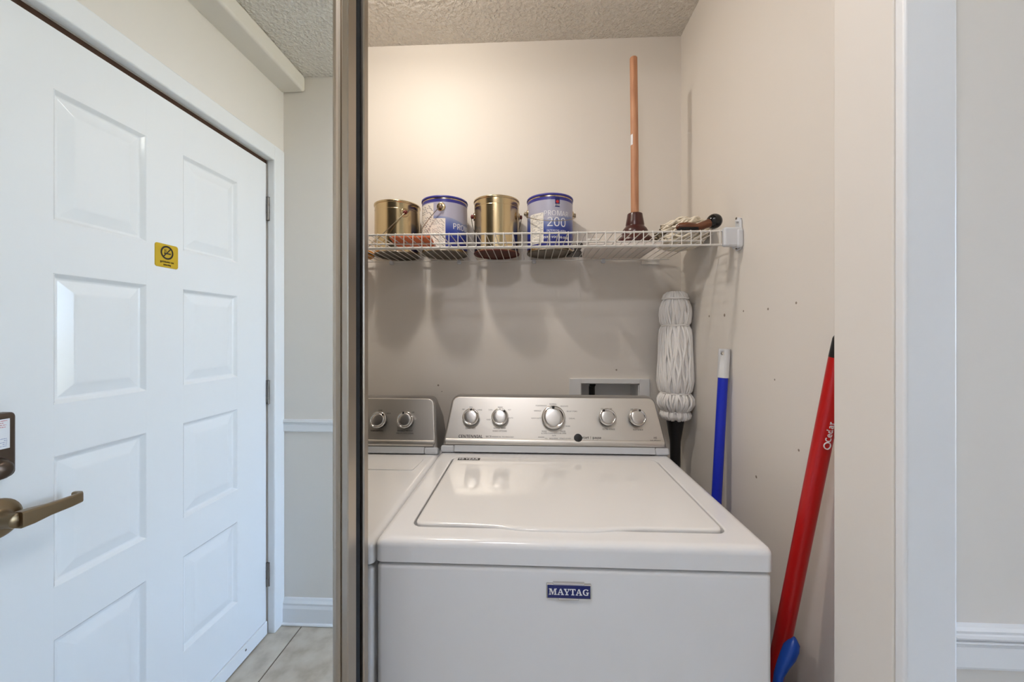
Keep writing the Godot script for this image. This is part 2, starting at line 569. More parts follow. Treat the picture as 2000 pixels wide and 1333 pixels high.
	for p in [[1204, 723, 0.0035], [856, 753, 0.004], [863, 765, 0.002]]:
		var sm := MB.new()
		sm.lathe([[0.0, 0.0006], [p[2] * 0.7, 0.0005], [p[2], 0.0]], 7, Transform3D(Basis(Vector3(1, 0, 0), Vector3(0, 0, 1), Vector3(0, 1, 0)), at_depth(p[0], p[1], WALL_D)))
		part(get_node("wall_back"), "scuff", sm, M.scuff)

# ---------------------------------------------------------------- entry door on the left wall, facing +x
func build_entry_door() -> void:
	var z_latch := seen_z(0.69)
	var z_hinge := seen_z(1.592)
	var hall_z := seen_z(1.665)
	var d := struct_root("door_1", "white eight panel entry door")
	d.position = Vector3(DOOR_X, 0, 0)
	var y0 := 0.012
	var y1 := 2.003
	var cols := [[seen_z(0.859), seen_z(1.079)], [seen_z(1.200), seen_z(1.432)]]
	var rows := [[0.25, 0.56], [0.683, 0.992], [1.115, 1.425], [1.55, 1.86]]
	# slab: stiles and rails with openings for the panels
	var list := []
	var zs := [z_latch, cols[0][0], cols[0][1], cols[1][0], cols[1][1], z_hinge]
	for k in [0, 2, 4]:
		list.append([-0.042, 0.0, y0, y1, zs[k], zs[k + 1]])
	var ys := [y0]
	for r in rows:
		ys.append_array(r)
	ys.append(y1)
	for c in cols:
		for k in [0, 2, 4, 6, 8]:
			list.append([-0.042, 0.0, ys[k], ys[k + 1], c[0], c[1]])
	part(d, "slab", boxes(list, 0.0), M.door_paint)
	for c in cols:
		for r in rows:
			var mb := MB.new()
			var cz: float = (c[0] + c[1]) / 2
			var cy: float = (r[0] + r[1]) / 2
			var hw: float = (c[1] - c[0]) / 2
			var hh: float = (r[1] - r[0]) / 2
			var grid := []
			for e in [[0.0, 0.0], [0.003, -0.002], [0.008, -0.009], [0.012, -0.0105], [0.015, -0.0105], [0.015, -0.0105], [0.042, -0.003], [0.045, -0.0022], [0.05, -0.002], [0.09, -0.002]]:
				var row := []
				var lp := rrect(hw - e[0], hh - e[0], 0.0015, 1)
				for q in lp:
					row.append(Vector3(e[1], cy + q.y, cz - q.x))
				grid.append(row)
			var mid := []
			for k in 8:
				mid.append(Vector3(-0.002, cy, cz))
			grid.append(mid)
			mb.grid(grid, false, true)
			part(d, "panel", mb, M.door_paint)
	# sweep along the foot
	part(d, "sweep", boxes([[0.0, 0.008, 0.006, 0.062, z_latch + 0.004, z_hinge - 0.002]], 0.003), M.trim_paint)
	for u in [0.79, 1.0, 1.235, 1.465]:
		var sc := MB.new()
		sc.lathe([[0.0, 0.0025], [0.003, 0.002], [0.0045, 0.0]], 10, Transform3D(Basis(Vector3(0, -1, 0), Vector3(1, 0, 0), Vector3(0, 0, 1)), Vector3(0.008, 0.04, seen_z(u))))
		part(d, "sweep_screw", sc, M.hinge_steel)
	# hinges
	for y in [1.812, 1.032, 0.255]:
		var hm := MB.new()
		hm.tube([Vector3(0.006, y - 0.048, z_hinge + 0.004), Vector3(0.006, y + 0.048, z_hinge + 0.004)], 0.0065, 12)
		for k in 4:
			hm.lathe([[0.0, 0.0], [0.0072, 0.0], [0.0072, 0.002], [0.0, 0.002]], 12, Transform3D(Basis(), Vector3(0.006, y - 0.05 + k * 0.0327, z_hinge + 0.004)))
		part(d, "hinge", hm, M.hinge_steel)
	# casing, jamb and dark weatherstrip gap
	struct("trim_5", boxes([
		[DOOR_X, -1.085, 0, 2.085, z_hinge + 0.006, hall_z],
		[DOOR_X, -1.085, 2.019, 2.085, z_latch - 0.006, z_hinge + 0.01],
		[DOOR_X, -1.085, 0, 2.085, z_latch - 0.075, z_latch - 0.006]], 0.006), M.trim_paint, "white casing around the entry door")
	struct("trim_6", boxes([[DOOR_X - 0.14, DOOR_X - 0.046, 0, 2.03, seen_z(0.66), seen_z(0.7)], [DOOR_X - 0.14, DOOR_X - 0.046, 0, 2.03, z_hinge - 0.012, z_hinge + 0.02], [DOOR_X - 0.14, DOOR_X - 0.046, 1.995, 2.03, seen_z(0.66), z_hinge + 0.02], [DOOR_X - 0.06, DOOR_X - 0.003, 2.0045, 2.0195, z_latch - 0.02, z_hinge + 0.01]], 0.0), M.gap_strip, "brown weatherstrip behind the entry door edge")
	# lever handle
	var ly := 0.893
	var lz := seen_z(0.758)
	var turn := Basis(Vector3(0, -1, 0), Vector3(1, 0, 0), Vector3(0, 0, 1))      # lathe axis along +x
	var mb := MB.new()
	mb.lathe([[0.042, 0.0], [0.042, 0.004], [0.040, 0.009], [0.034, 0.013], [0.024, 0.0155], [0.018, 0.017], [0.016, 0.03], [0.0155, 0.052], [0.014, 0.055], [0.0, 0.056]], 32, Transform3D(turn, Vector3(0, ly, lz)))
	var lh := part(d, "lever_handle", mb, M.bronze)
	mb = MB.new()
	var g := []
	for p in [[0.052, 0.0, 0.017, 0.012], [0.054, 0.02, 0.0165, 0.011], [0.055, 0.05, 0.0135, 0.0075], [0.055, 0.092, 0.0125, 0.0065], [0.053, 0.110, 0.0122, 0.0065], [0.046, 0.117, 0.0120, 0.0065], [0.030, 0.118, 0.0115, 0.006]]:
		var row := []
		var bend: float = 0.0
		if p[1] > 0.10:
			bend = clampf((p[1] - 0.10) / 0.017, 0.0, 1.0) * PI / 2
		for q in rrect(p[3], p[2], 0.004, 3):
			row.append(Vector3(p[0] + q.x * cos(bend), ly + q.y, lz + p[1] + q.x * sin(bend)))
		g.append(row)
	var e0 := []
	var e1 := []
	for k in g[0].size():
		e0.append(Vector3(0.052, ly, lz)); e1.append(Vector3(0.030, ly, lz + 0.118))
	g = [e0, g[0].duplicate()] + g + [g[g.size() - 1].duplicate(), e1]
	mb.grid(g, false, true, true)
	part(lh, "lever", mb, M.bronze)
	# deadbolt housing with thumb turn and instruction label
	var bz := seen_z(0.742)
	mb = MB.new()
	g = []
	for e in [[0.0, 0.0], [0.0, 0.016], [0.002, 0.020], [0.006, 0.022], [0.012, 0.0225]]:
		var row := []
		for q in rrect(0.037 - e[0], 0.067 - e[0], 0.008, 4):
			row.append(Vector3(e[1], 1.049 + q.y - (0.006 * (1.0 - pow(q.x / 0.037, 2)) if q.y < -0.05 else 0.0), bz - q.x))
		g.append(row)
	e0 = []
	for k in g[0].size():
		e0.append(Vector3(0.0225, 1.049, bz))
	g.append(e0)
	mb.grid(g, false, true)
	var db := part(d, "deadbolt_housing", mb, M.dark_bronze)
	mb = MB.new()
	mb.lathe([[0.024, 0.0], [0.024, 0.006], [0.021, 0.012], [0.018, 0.022], [0.012, 0.026], [0.0, 0.027]], 24, Transform3D(turn, Vector3(0.022, 1.003, bz)))
	part(db, "thumb_turn", mb, M.dark_bronze)
	part(db, "label_sheet", boxes([[0.0222, 0.0232, 1.042, 1.104, bz - 0.024, bz + 0.024]], 0.0003), M.white_print)
	var side := Basis(Vector3(0, 0, -1), Vector3(0, 1, 0), Vector3(1, 0, 0))
	var sheet := MB.new()
	sheet.quad(Vector3(0.0235, 1.104, bz + 0.024), Vector3(0.0235, 1.104, bz - 0.024), Vector3(0.0235, 1.042, bz - 0.024), Vector3(0.0235, 1.042, bz + 0.024))
	part(db, "printed_label", sheet, M.lock_print)
	# the sign
	var s := thing("no_smoking_sign", "small square yellow no smoking sign on the white entry door", "sign", Vector3(DOOR_X, 1.521, seen_z(1.142)))
	mb = MB.new()
	g = []
	for e in [[0.0, 0.0], [0.0, 0.0012], [0.0005, 0.0016]]:
		var row := []
		for q in rrect(0.038 - e[0], 0.036 - e[0], 0.0075, 4):
			row.append(Vector3(e[1], q.y, -q.x))
		g.append(row)
	e0 = []
	for k in g[0].size():
		e0.append(Vector3(0.0016, 0, 0))
	g.append(g[2].duplicate()); g.append(e0)
	mb.grid(g, false, true)
	part(s, "plate", mb, M.sign_gold)
	mb = MB.new()
	var rr := []
	for r in [0.0160, 0.0212]:
		var row := []
		for k in 32:
			row.append(Vector3(0.002, 0.010 + r * sin(TAU * k / 32), -r * cos(TAU * k / 32)))
		rr.append(row)
	mb.grid(rr, false, true)
	mb.quad(Vector3(0.002, 0.0225, 0.0140), Vector3(0.002, 0.0245, 0.0110), Vector3(0.002, -0.0025, -0.0140), Vector3(0.002, -0.0045, -0.0110))
	part(s, "prohibition_ring", mb, M.sign_black)
	mb = MB.new()
	mb.rbox(Vector3(0.0021, 0.0075, 0.001), Vector3(0.0006, 0.004, 0.022), 0.0002, 1)
	mb.tube([Vector3(0.0021, 0.011, -0.009), Vector3(0.0021, 0.014, -0.007), Vector3(0.0021, 0.017, -0.009), Vector3(0.0021, 0.020, -0.007)], 0.0007, 6)
	mb.tube([Vector3(0.0021, 0.011, -0.005), Vector3(0.0021, 0.014, -0.003), Vector3(0.0021, 0.017, -0.005), Vector3(0.0021, 0.020, -0.003)], 0.0007, 6)
	part(s, "cigarette_symbol", mb, M.sign_black)
	part(s, "lettering", letters("no smoking", 0.0058, 0.0004, true), M.sign_black, Transform3D(side, Vector3(0.002, -0.0185, 0)))
	part(s, "lettering", letters("please", 0.0058, 0.0004, true), M.sign_black, Transform3D(side, Vector3(0.002, -0.0275, 0)))

# ---------------------------------------------------------------- sliding mirror doors of the closet
func build_mirror_doors() -> void:
	var spec := [["door_2", "sliding mirrored closet door with a metal frame", 0.549, 0.577, -0.2635, MIRROR_D], ["door_3", "second sliding closet door behind the mirrored one", 0.597, 0.614, -0.2608, 0.606]]
	for k in 2:
		var q: Array = spec[k]
		var d := struct_root(q[0], q[1])
		var xr: float = q[4]
		var xl := -0.975
		var zf: float = -q[2]
		var zb: float = -q[3]
		var zm: float = -q[5]
		var sw := 0.0245 if k == 0 else 0.03
		part(d, "mirror_pane", boxes([[xl + 0.015, xr - sw + 0.003, 0.05, 2.31, zm - 0.004, zm]], 0.0), M.mirror_glass)
		for side in 2:
			var mb := MB.new()
			var a := xr if side == 0 else xl + sw
			# stile outline in plan: half-round bar, step, flat return along the edge
			var o := [Vector2(a - sw, zm), Vector2(a - sw, zf - 0.004)]
			for t in 7:
				var an := PI - PI * t / 6
				o.append(Vector2(a - sw + 0.0065 + 0.0065 * cos(an), zf - 0.004 + 0.004 * sin(an)))
			o.append_array([Vector2(a - sw + 0.0145, zf - 0.005), Vector2(a - sw + 0.0155, zf - 0.001), Vector2(a - 0.0015, zf), Vector2(a, zf - 0.0015), Vector2(a, zb + 0.002), Vector2(a - 0.002, zb), Vector2(a - sw, zb)])
			if k == 1:
				o = [Vector2(a - sw, zf), Vector2(a - 0.002, zf), Vector2(a, zf - 0.002), Vector2(a, zb + 0.002), Vector2(a - 0.002, zb), Vector2(a - sw, zb)]
			for p in o.size():
				o[p] = Vector2(o[p].x, -o[p].y)      # (x, depth) with the prism axis up
			mb.prism(o, Transform3D(Basis(Vector3(1, 0, 0), Vector3(0, 0, -1), Vector3(0, 1, 0)), Vector3(0, 0.02, 0)), 2.315)
			part(d, "stile", mb, M.frame_metal)
		part(d, "rail", boxes([[xl + 0.01, xr - 0.002, 0.02, 0.055, zb, zf]], 0.002), M.frame_metal)
		part(d, "rail", boxes([[xl + 0.01, xr - 0.002, 2.30, 2.335, zb, zf]], 0.002), M.frame_metal)
		part(d, "backing", boxes([[xl + 0.015, xr - sw + 0.003, 0.05, 2.31, zm - 0.008, zm - 0.0045]], 0.0), M.backing_gap_shade)
	part(get_node("door_2"), "backing_gap_shade", boxes([[-0.2785, -0.2655, 0.03, 2.33, -0.594, -0.5772]], 0.001), M.backing_gap_shade)  # black filler: shade of the space between the doors put in as colour
	struct("trim_7", boxes([[-0.985, 0.4757, 2.34, 2.365, -0.625, -0.535]], 0.001), M.frame_metal, "metal top track of the sliding closet doors")
	struct("trim_8", boxes([[-0.985, 0.4757, 0.0, 0.012, -0.625, -0.535]], 0.001), M.frame_metal, "metal floor track of the sliding closet doors")

# ---------------------------------------------------------------- lamps
func dome_light(label: String, at: Vector3, r: float, tint: Color, down: float, round_: float) -> void:
	var t := thing("ceiling_light", label, "ceiling light", at)
	var k := r / 0.088
	var mb := MB.new()
	mb.lathe([[0.0, 0.0], [0.088 * k, 0.0], [0.088 * k, -0.010], [0.084 * k, -0.014], [0.078 * k, -0.014]], 40)
	part(t, "lamp_base", mb, M.plastic_light)
	mb = MB.new()
	mb.lathe([[0.080 * k, -0.012], [0.079 * k, -0.020], [0.070 * k, -0.032], [0.045 * k, -0.041], [0.0, -0.044]], 40)
	part(t, "lamp_diffuser", mb, M.lamp_glass)
	var l := AreaLight3D.new()
	l.name = "diffuser_light"
	l.area_size = Vector2(0.12, 0.12) * k
	l.position = Vector3(0, -0.047, 0)
	l.rotation.x = -PI / 2
	l.light_color = tint
	l.light_energy = down
	l.area_range = 12.0
	l.shadow_enabled = true
	t.add_child(l)
	var o := OmniLight3D.new()
	o.name = "dome_light"
	o.position = Vector3(0, -0.034, 0)
	o.light_color = tint
	o.light_energy = round_
	o.light_size = 0.008
	o.omni_range = 12.0
	o.omni_attenuation = 2.0
	o.shadow_enabled = true
	t.add_child(o)
func build_lamps() -> void:
	# flush dome on the closet ceiling, just above the top of the frame, and one on the hall ceiling
	dome_light("round flush dome light on the closet ceiling above the washer", Vector3(-0.40, CEIL, -0.95), 0.088, c8(255, 248, 238), LAMP_DOWN, LAMP_ROUND)
	dome_light("round flush dome light on the hall ceiling outside the closet", Vector3(-0.14, CEIL, 0.04), 0.14, c8(230, 239, 255), HALL_DOWN, HALL_ROUND)

# ---------------------------------------------------------------- washer and dryer
func deck(cx: float, half: float, zf: float, zb: float, y: float, hole: Array) -> MB:
	# top panel: a moulded slab with rounded rim; hole = [x0, x1, z front, z back] for the lid
	var mb := MB.new()
	var cz := (zf + zb) / 2
	var hz := (zf - zb) / 2
	var loops := []
	for e in [[0.0, -0.041, 0.012], [0.0, -0.014, 0.012], [0.0, -0.012, 0.012], [0.0008, -0.0080, 0.012], [0.0030, -0.0042, 0.014], [0.0068, -0.0016, 0.016], [0.0110, -0.0004, 0.018], [0.014, 0.0, 0.02], [0.018, 0.0, 0.02]]:
		var row := []
		for q in rrect(half - e[0], hz - e[0], e[2], 5):
			row.append(Vector3(cx + q.x, y + e[1], cz - q.y))
		loops.append(row)
	if hole:
		var hx: float = (hole[0] + hole[1]) / 2
		var hw: float = (hole[1] - hole[0]) / 2
		var hzc: float = (hole[2] + hole[3]) / 2
		var hh: float = (hole[2] - hole[3]) / 2
		for e in [[0.004, 0.0], [0.002, 0.0], [0.0005, -0.0008], [0.0, -0.002], [0.0, -0.004], [0.0, -0.016], [0.0, -0.016], [-0.02, -0.016]]:
			var row := []
			for q in rrect(hw + e[0], hh + e[0], 0.022, 5):
				row.append(Vector3(hx + q.x, y + e[1], hzc - q.y))
			loops.append(row)
	else:
		var row := []
		for q in 24:
			row.append(Vector3(cx, y, cz))
		loops.append(row)
	mb.grid(loops, false, true)
	return mb
func console_frame(cx: float, base_d: float, base_y: float) -> Transform3D:
	# local x along the console, y up its sloping face, z out of the face
	var up := Vector3(0, 0.166, -0.072).normalized()
	return Transform3D(Basis(Vector3(1, 0, 0), up, Vector3(1, 0, 0).cross(up)), Vector3(cx, base_y, -base_d))
const C_H := 0.178      # length of the sloping face
func console_loop(inset: float, z: float, hw_bottom: float, hw_top: float, y0: float, y1: float, rt: float, rb: float) -> Array:
	var slope := 0.072 / 0.166
	# rounded trapezoid
	var o := []
	var cs := [[1, 1, rt], [-1, 1, rt], [-1, -1, rb], [1, -1, rb]]
	var st_a := [0.0, PI / 2, PI, PI * 1.5]
	for k in 4:
		var r: float = maxf(cs[k][2] - inset, 0.001)
		var hw := (hw_top if cs[k][1] > 0 else hw_bottom) - inset
		var yy := (y1 - inset) if cs[k][1] > 0 else (y0 + inset)
		for t in 7:
			var a: float = st_a[k] + PI / 2 * t / 6
			o.append(Vector3(cs[k][0] * (hw - r) + r * cos(a), yy - cs[k][1] * r + r * sin(a) - z * slope, z))
	return o
func console(root: Node3D, f: Transform3D, hb: float, ht: float) -> void:
	var mb := MB.new()
	var g := []
	g.append(console_loop(0.0, -0.135, hb, ht, 0.0, C_H - 0.075, 0.026, 0.010))
	for e in [[0.0, -0.03], [0.0, -0.026], [0.0, -0.012], [0.0, -0.008], [0.002, -0.003], [0.005, -0.0005], [0.008, 0.0]]:
		g.append(console_loop(e[0], e[1], hb, ht, 0.0, C_H, 0.026, 0.010))
	var c := []
	for k in g[0].size():
		c.append(Vector3(0, C_H / 2, 0))
	g.append(g[g.size() - 1].duplicate()); g.append(c)
	var cb := []
	for k in g[0].size():
		cb.append(Vector3(0, C_H / 2 - 0.03 + 0.135 * 0.43, -0.135))
	g = [cb, g[0].duplicate()] + g
	mb.grid(g, false, true)
	part(root, "console", mb, M.console_grey, f)
	# brushed fascia, rolled forward along its lower edge
	mb = MB.new()
	g = []
	var y0 := 0.0235
	var y1 := C_H - 0.005
	for e in [[0.0, 0.0005], [0.0, 0.003], [0.0008, 0.0042], [0.002, 0.0045], [0.004, 0.0045]]:
		var row := console_loop(e[0], 0.0, hb - 0.008, ht - 0.005, y0, y1, 0.022, 0.014)
		for k in row.size():
			row[k].z += e[1]
		g.append(row)
	# flat field from side to side in strips so that the lower lip can roll
	mb.grid(g, false, true)
	var inner: Array = g[g.size() - 1]
	var pts2 := PackedVector2Array()
	for p in inner:
		pts2.append(Vector2(p.x, p.y))
	var idx := Geometry2D.triangulate_polygon(pts2)
	for k in range(0, idx.size(), 3):
		var t := [inner[idx[k]], inner[idx[k + 1]], inner[idx[k + 2]]]
		if (t[1] - t[0]).cross(t[2] - t[0]).z > 0.0:
			t.reverse()
		for p in t:
			mb.vert(p, Vector3(0, 0, 1), Vector2(p.x, p.y) * 4.0)
	part(root, "control_panel", mb, M.brushed, f, "brushed steel control panel")
	# rolled lip along the foot of the panel
	mb = MB.new()
	var L := []
	for e in [[y0 + 0.018, 0.0046], [y0 + 0.017, 0.0056], [y0 + 0.013, 0.0066], [y0 + 0.007, 0.0066], [y0 + 0.002, 0.0052], [y0 + 0.0005, 0.002]]:
		L.append([Vector3(-hb + 0.012, e[0], e[1]), Vector3(hb - 0.012, e[0], e[1])])
	mb.grid(L)
	part(root, "panel_lip", mb, M.brushed, f)
	# seam pieces at the foot
	part(root, "foot_strip", boxes([[-hb + 0.04, hb - 0.04, 0.002, 0.0215, -0.004, 0.0032]], 0.0015), M.plastic_grey, f)
	for s in [-1.0, 1.0]:
		mb = MB.new()
		mb.rbox(Vector3(s * (hb - 0.0185), 0.0115, -0.012), Vector3(0.042, 0.021, 0.030), 0.006, 3)
		part(root, "corner_cap", mb, M.plastic_grey, f)
func knob(root: Node3D, f: Transform3D, fl: Transform3D, u: float, v: float, r: float, pointer_deg: float) -> void:
	var n := f.basis.z
	var h := 0.020
	var p := f.affine_inverse() * on_plane(u, v, f.origin + n * (0.0046 + h), n)
	p.z = 0.0046
	var at := fl * Transform3D(Basis(Vector3(1, 0, 0), Vector3(0, 0, 1), Vector3(0, -1, 0)), p)
	var mb := MB.new()
	mb.lathe([[r * 0.93, 0.0], [r * 0.95, 0.004], [r * 0.95, 0.004], [r * 0.98, h * 0.78], [r * 0.98, h * 0.78]], 32)
	var k := part(root, "knob", mb, M.black_plastic, at)
	mb = MB.new()
	mb.lathe([[r * 0.985, h * 0.76], [r, h * 0.82], [r * 0.98, h * 0.94], [r * 0.9, h], [r * 0.84, h * 0.99], [r * 0.80, h * 0.93], [r * 0.76, h * 0.90]], 36)
	part(k, "chrome_ring", mb, M.chrome)
	mb = MB.new()
	mb.lathe([[r * 0.77, h * 0.90], [r * 0.70, h * 0.96], [r * 0.66, h * 1.01], [r * 0.4, h * 1.03], [0.0, h * 1.035]], 36)
	part(k, "knob_cap", mb, M.knob_face)
	mb = MB.new()
	var a := deg_to_rad(pointer_deg)
	mb.lathe([[0.0, 0.0008], [r * 0.11, 0.0006], [r * 0.13, 0.0]], 12, Transform3D(Basis(), Vector3(r * 0.83 * sin(a), h * 1.0, -r * 0.83 * cos(a))))
	part(k, "pointer", mb, M.black_plastic)
func appliance_body(root: Node3D, half: float, depth: float, top: float) -> void:
	# local origin at the middle of the front edge on the floor; z runs back as negative
	var mb := MB.new()
	mb.rbox(Vector3(0, (0.03 + top) / 2, -depth / 2), Vector3(half * 2 - 0.001, top - 0.03, depth), 0.010, 3)
	part(root, "cabinet", mb, M.enamel)
	part(root, "shadow_gap", boxes([[-half + 0.012, half - 0.012, top - 0.002, top + 0.012, -depth + 0.012, -0.012]], 0.001), M.plastic_grey)
	for s in [-1, 1]:
		for z in [-0.05, -depth + 0.05]:
			var ft := MB.new()
			ft.lathe([[0.0, 0.035], [0.016, 0.035], [0.016, 0.018], [0.022, 0.014], [0.022, 0.0], [0.0, 0.0]], 16, Transform3D(Basis(), Vector3(s * (half - 0.06), 0, z)))
			part(root, "foot", ft, M.black_plastic)
func build_washer() -> void:
	var cx := 0.0705
	var zf := -0.686
	var half := 0.3485
	var top := 0.9135
	var w := thing("washing_machine", "white top-loading washing machine with blue maker's badge and five knobs", "washing machine", Vector3(cx, 0, zf))
	appliance_body(w, half, 0.665, top - 0.0445)
	var hole := [-0.2985, 0.2965, -0.0462, -0.4585]
	part(w, "top_panel", deck(0, half + 0.001, 0.002, -0.67, top, hole), M.enamel)
	# lid with a pull lip bulging out of its front edge
	var mb := MB.new()
	var g := []
	var lx: float = (hole[0] + hole[1]) / 2
	var lw: float = (hole[1] - hole[0]) / 2 - 0.005
	var lzc: float = (hole[2] + hole[3]) / 2
	var lh: float = (hole[2] - hole[3]) / 2 - 0.005
	for e in [[0.0, -0.012], [0.0, -0.002], [0.0, 0.0], [0.0008, 0.0018], [0.0024, 0.0032], [0.005, 0.004], [0.008, 0.0042], [0.05, 0.0050], [0.12, 0.0054]]:
		var row := []
		var src := rrect(lw - e[0], lh - e[0], 0.018, 5)
		# front edge gets extra points for the lip: rrect's third corner ends at the front left, fourth begins at the front right
		for k in src.size():
			var q: Vector2 = src[k]
			row.append(Vector3(lx + q.x, top + e[1], lzc - q.y))
			if k == 17:
				var b: Vector2 = src[18]
				for t in range(1, 24):
					var s := t / 24.0
					var x := lerpf(q.x, b.x, s)
					var bump := 0.0155 * smoothstep(0.17, 0.38, s) * (1.0 - smoothstep(0.56, 0.76, s)) * maxf(0.0, 1.0 - e[0] / 0.05)
					row.append(Vector3(lx + x, top + e[1] + (0.0012 if bump > 0.004 and e[1] > -0.001 else 0.0), lzc - q.y + bump))
		g.append(row)
	var mid := []
	for k in g[0].size():
		mid.append(Vector3(lx, top + 0.0055, lzc))
	g.append(mid)
	mb.grid(g, false, true)
	part(w, "lid", mb, M.enamel_lid)
	# warranty sticker on the lid
	var sp := at_height(916, 897, top + 0.005) - w.position
	part(w, "sticker", boxes([[sp.x - 0.032, sp.x + 0.032, top + 0.0042, top + 0.0048, sp.z - 0.010, sp.z + 0.010]], 0.0002), M.ink)
	part(w, "lettering", letters("10 YEAR", 0.011, 0.0003, true), M.white_print, Transform3D(Basis(Vector3(1, 0, 0), Vector3(0, 0, -1), Vector3(0, 1, 0)), Vector3(sp.x - 0.002, top + 0.005, sp.z)))
	# badge
	var bc := at_depth(1110.5, 1153.5, 0.686) - w.position
	mb = MB.new()
	mb.rbox(Vector3(bc.x, bc.y, 0.0015), Vector3(0.079, 0.0265, 0.006), 0.002, 2)
	mb.rbox(Vector3(bc.x, bc.y + 0.0135, 0.002), Vector3(0.056, 0.004, 0.006), 0.0015, 2)
	mb.rbox(Vector3(bc.x, bc.y - 0.0135, 0.002), Vector3(0.036, 0.004, 0.006), 0.0015, 2)
	var badge := part(w, "badge", mb, M.chrome)
	part(badge, "badge_field", boxes([[bc.x - 0.0375, bc.x + 0.0375, bc.y - 0.0113, bc.y + 0.0113, 0.003, 0.0050]], 0.0005), M.badge_blue)
	part(badge, "lettering", letters("MAYTAG", 0.0108, 0.0006, true, true), M.white_print, Transform3D(Basis().scaled(Vector3(1.02, 1, 1)), Vector3(bc.x, bc.y, 0.0053)))
	# console; its frame is in the room's axes while the washer stands unturned
	var f := console_frame(0.0718, 1.178, top + 0.003)
	var fl := Transform3D(f.basis, f.origin - w.position)
	console(w, fl, 0.3445, 0.3265)
	var hold := {"root": w, "f": f, "fl": fl}
	for k in [[919, 814, 0.0265, 0.0], [976, 814, 0.0265, 40.0], [1081, 815, 0.0365, 0.0], [1187, 814.5, 0.0265, -28.0], [1246, 815, 0.0265, 22.0]]:
		knob_at(hold, k[0], k[1], k[2], k[3])
	for t in [["LOAD SIZE", 919, 837, 0.0048], ["WATER TEMP", 976, 837, 0.0048], ["RINSE OPTIONS", 976, 842.5, 0.0045], ["CENTENNIAL", 919, 853, 0.0088], ["MCT", 954, 853.5, 0.0062], ["COMMERCIAL TECHNOLOGY", 980, 854, 0.0042],
		["MED", 920, 796, 0.0038], ["SM", 905, 800, 0.0038], ["LARGE", 937, 801, 0.0038], ["WARM", 977, 796, 0.0038], ["COOL", 958, 801, 0.0038], ["HOT", 995, 801, 0.0038], ["COLD", 954, 820, 0.0038], ["AUTO", 998, 817, 0.0038],
		["NORMAL", 1080, 790, 0.0042], ["POWERWASH", 1057, 793, 0.0042], ["- DELICATE", 1101, 794, 0.004], ["WRINKLE", 1050, 803, 0.004], ["- BULKY ITEMS", 1116, 804, 0.004], ["HEAVY DUTY", 1047, 817.5, 0.004], ["CASUAL", 1117, 818, 0.004], ["SOAK", 1109, 833, 0.0042], ["RINSE", 1063, 843, 0.0042], ["& SPIN", 1063, 847, 0.0042], ["CLEAN WASHER", 1082, 847, 0.004], ["cycle", 1082, 851, 0.004], ["DRAIN", 1099, 843, 0.0042], ["& SPIN", 1100, 847, 0.0042],
		["SENSING", 1057, 854.5, 0.0032], ["FILL", 1067, 857, 0.0032], ["WASH", 1077, 857, 0.0032], ["RINSE", 1086, 857, 0.0032], ["SPIN", 1096, 857, 0.0032], ["LID LOCKED", 1107, 857, 0.0032], ["STATUS", 1046, 861, 0.004],
		["start | pause", 1155.5, 855.5, 0.0068], ["hold to cancel", 1154, 861, 0.0048], ["OFF", 1176, 799, 0.0036], ["ON", 1193, 799, 0.0036], ["EXTRA RINSE", 1189, 839, 0.0048], ["SOFTENER", 1246, 840, 0.0048], ["OFF", 1234, 800, 0.0036], ["HE", 1280, 856, 0.0062], ["high efficiency", 1280, 861, 0.0034]]:
		text_at(hold, t[0], t[1], t[2], t[3], t[0] in ["CENTENNIAL", "start | pause"])
	for u in [1057.5, 1067, 1077, 1086.5, 1096, 1106]:
		var p := f.affine_inverse() * on_plane(u, 861, f.origin + f.basis.z * 0.0047, f.basis.z)
		part(w, "status_light", boxes([[p.x - 0.0042, p.x + 0.0042, p.y - 0.0016, p.y + 0.0016, 0.004, 0.0052]], 0.0004), M.black_plastic, fl)
	var p := f.affine_inverse() * on_plane(1129, 856, f.origin + f.basis.z * 0.0047, f.basis.z)
	mb = MB.new()
	mb.lathe([[0.0125, 0.004], [0.0125, 0.0062], [0.0115, 0.0072], [0.0, 0.0068]], 28, Transform3D(Basis(Vector3(1, 0, 0), Vector3(0, 0, 1), Vector3(0, -1, 0)), Vector3(p.x, p.y, 0)))
	part(w, "start_button", mb, M.black_plastic, fl)
func knob_at(h: Dictionary, u: float, v: float, r: float, deg: float) -> void:
	knob(h.root, h.f, h.fl, u, v, r, deg)
func text_at(h: Dictionary, text: String, u: float, v: float, cap: float, bold := false) -> void:
	var f: Transform3D = h.f
	var p := f.affine_inverse() * on_plane(u, v, f.origin + f.basis.z * 0.0047, f.basis.z)
	p.z = 0.0048
	part(h.root, "lettering", letters(text, cap, 0.0003, bold), M.ink, (h.fl as Transform3D) * Transform3D(Basis(), p))
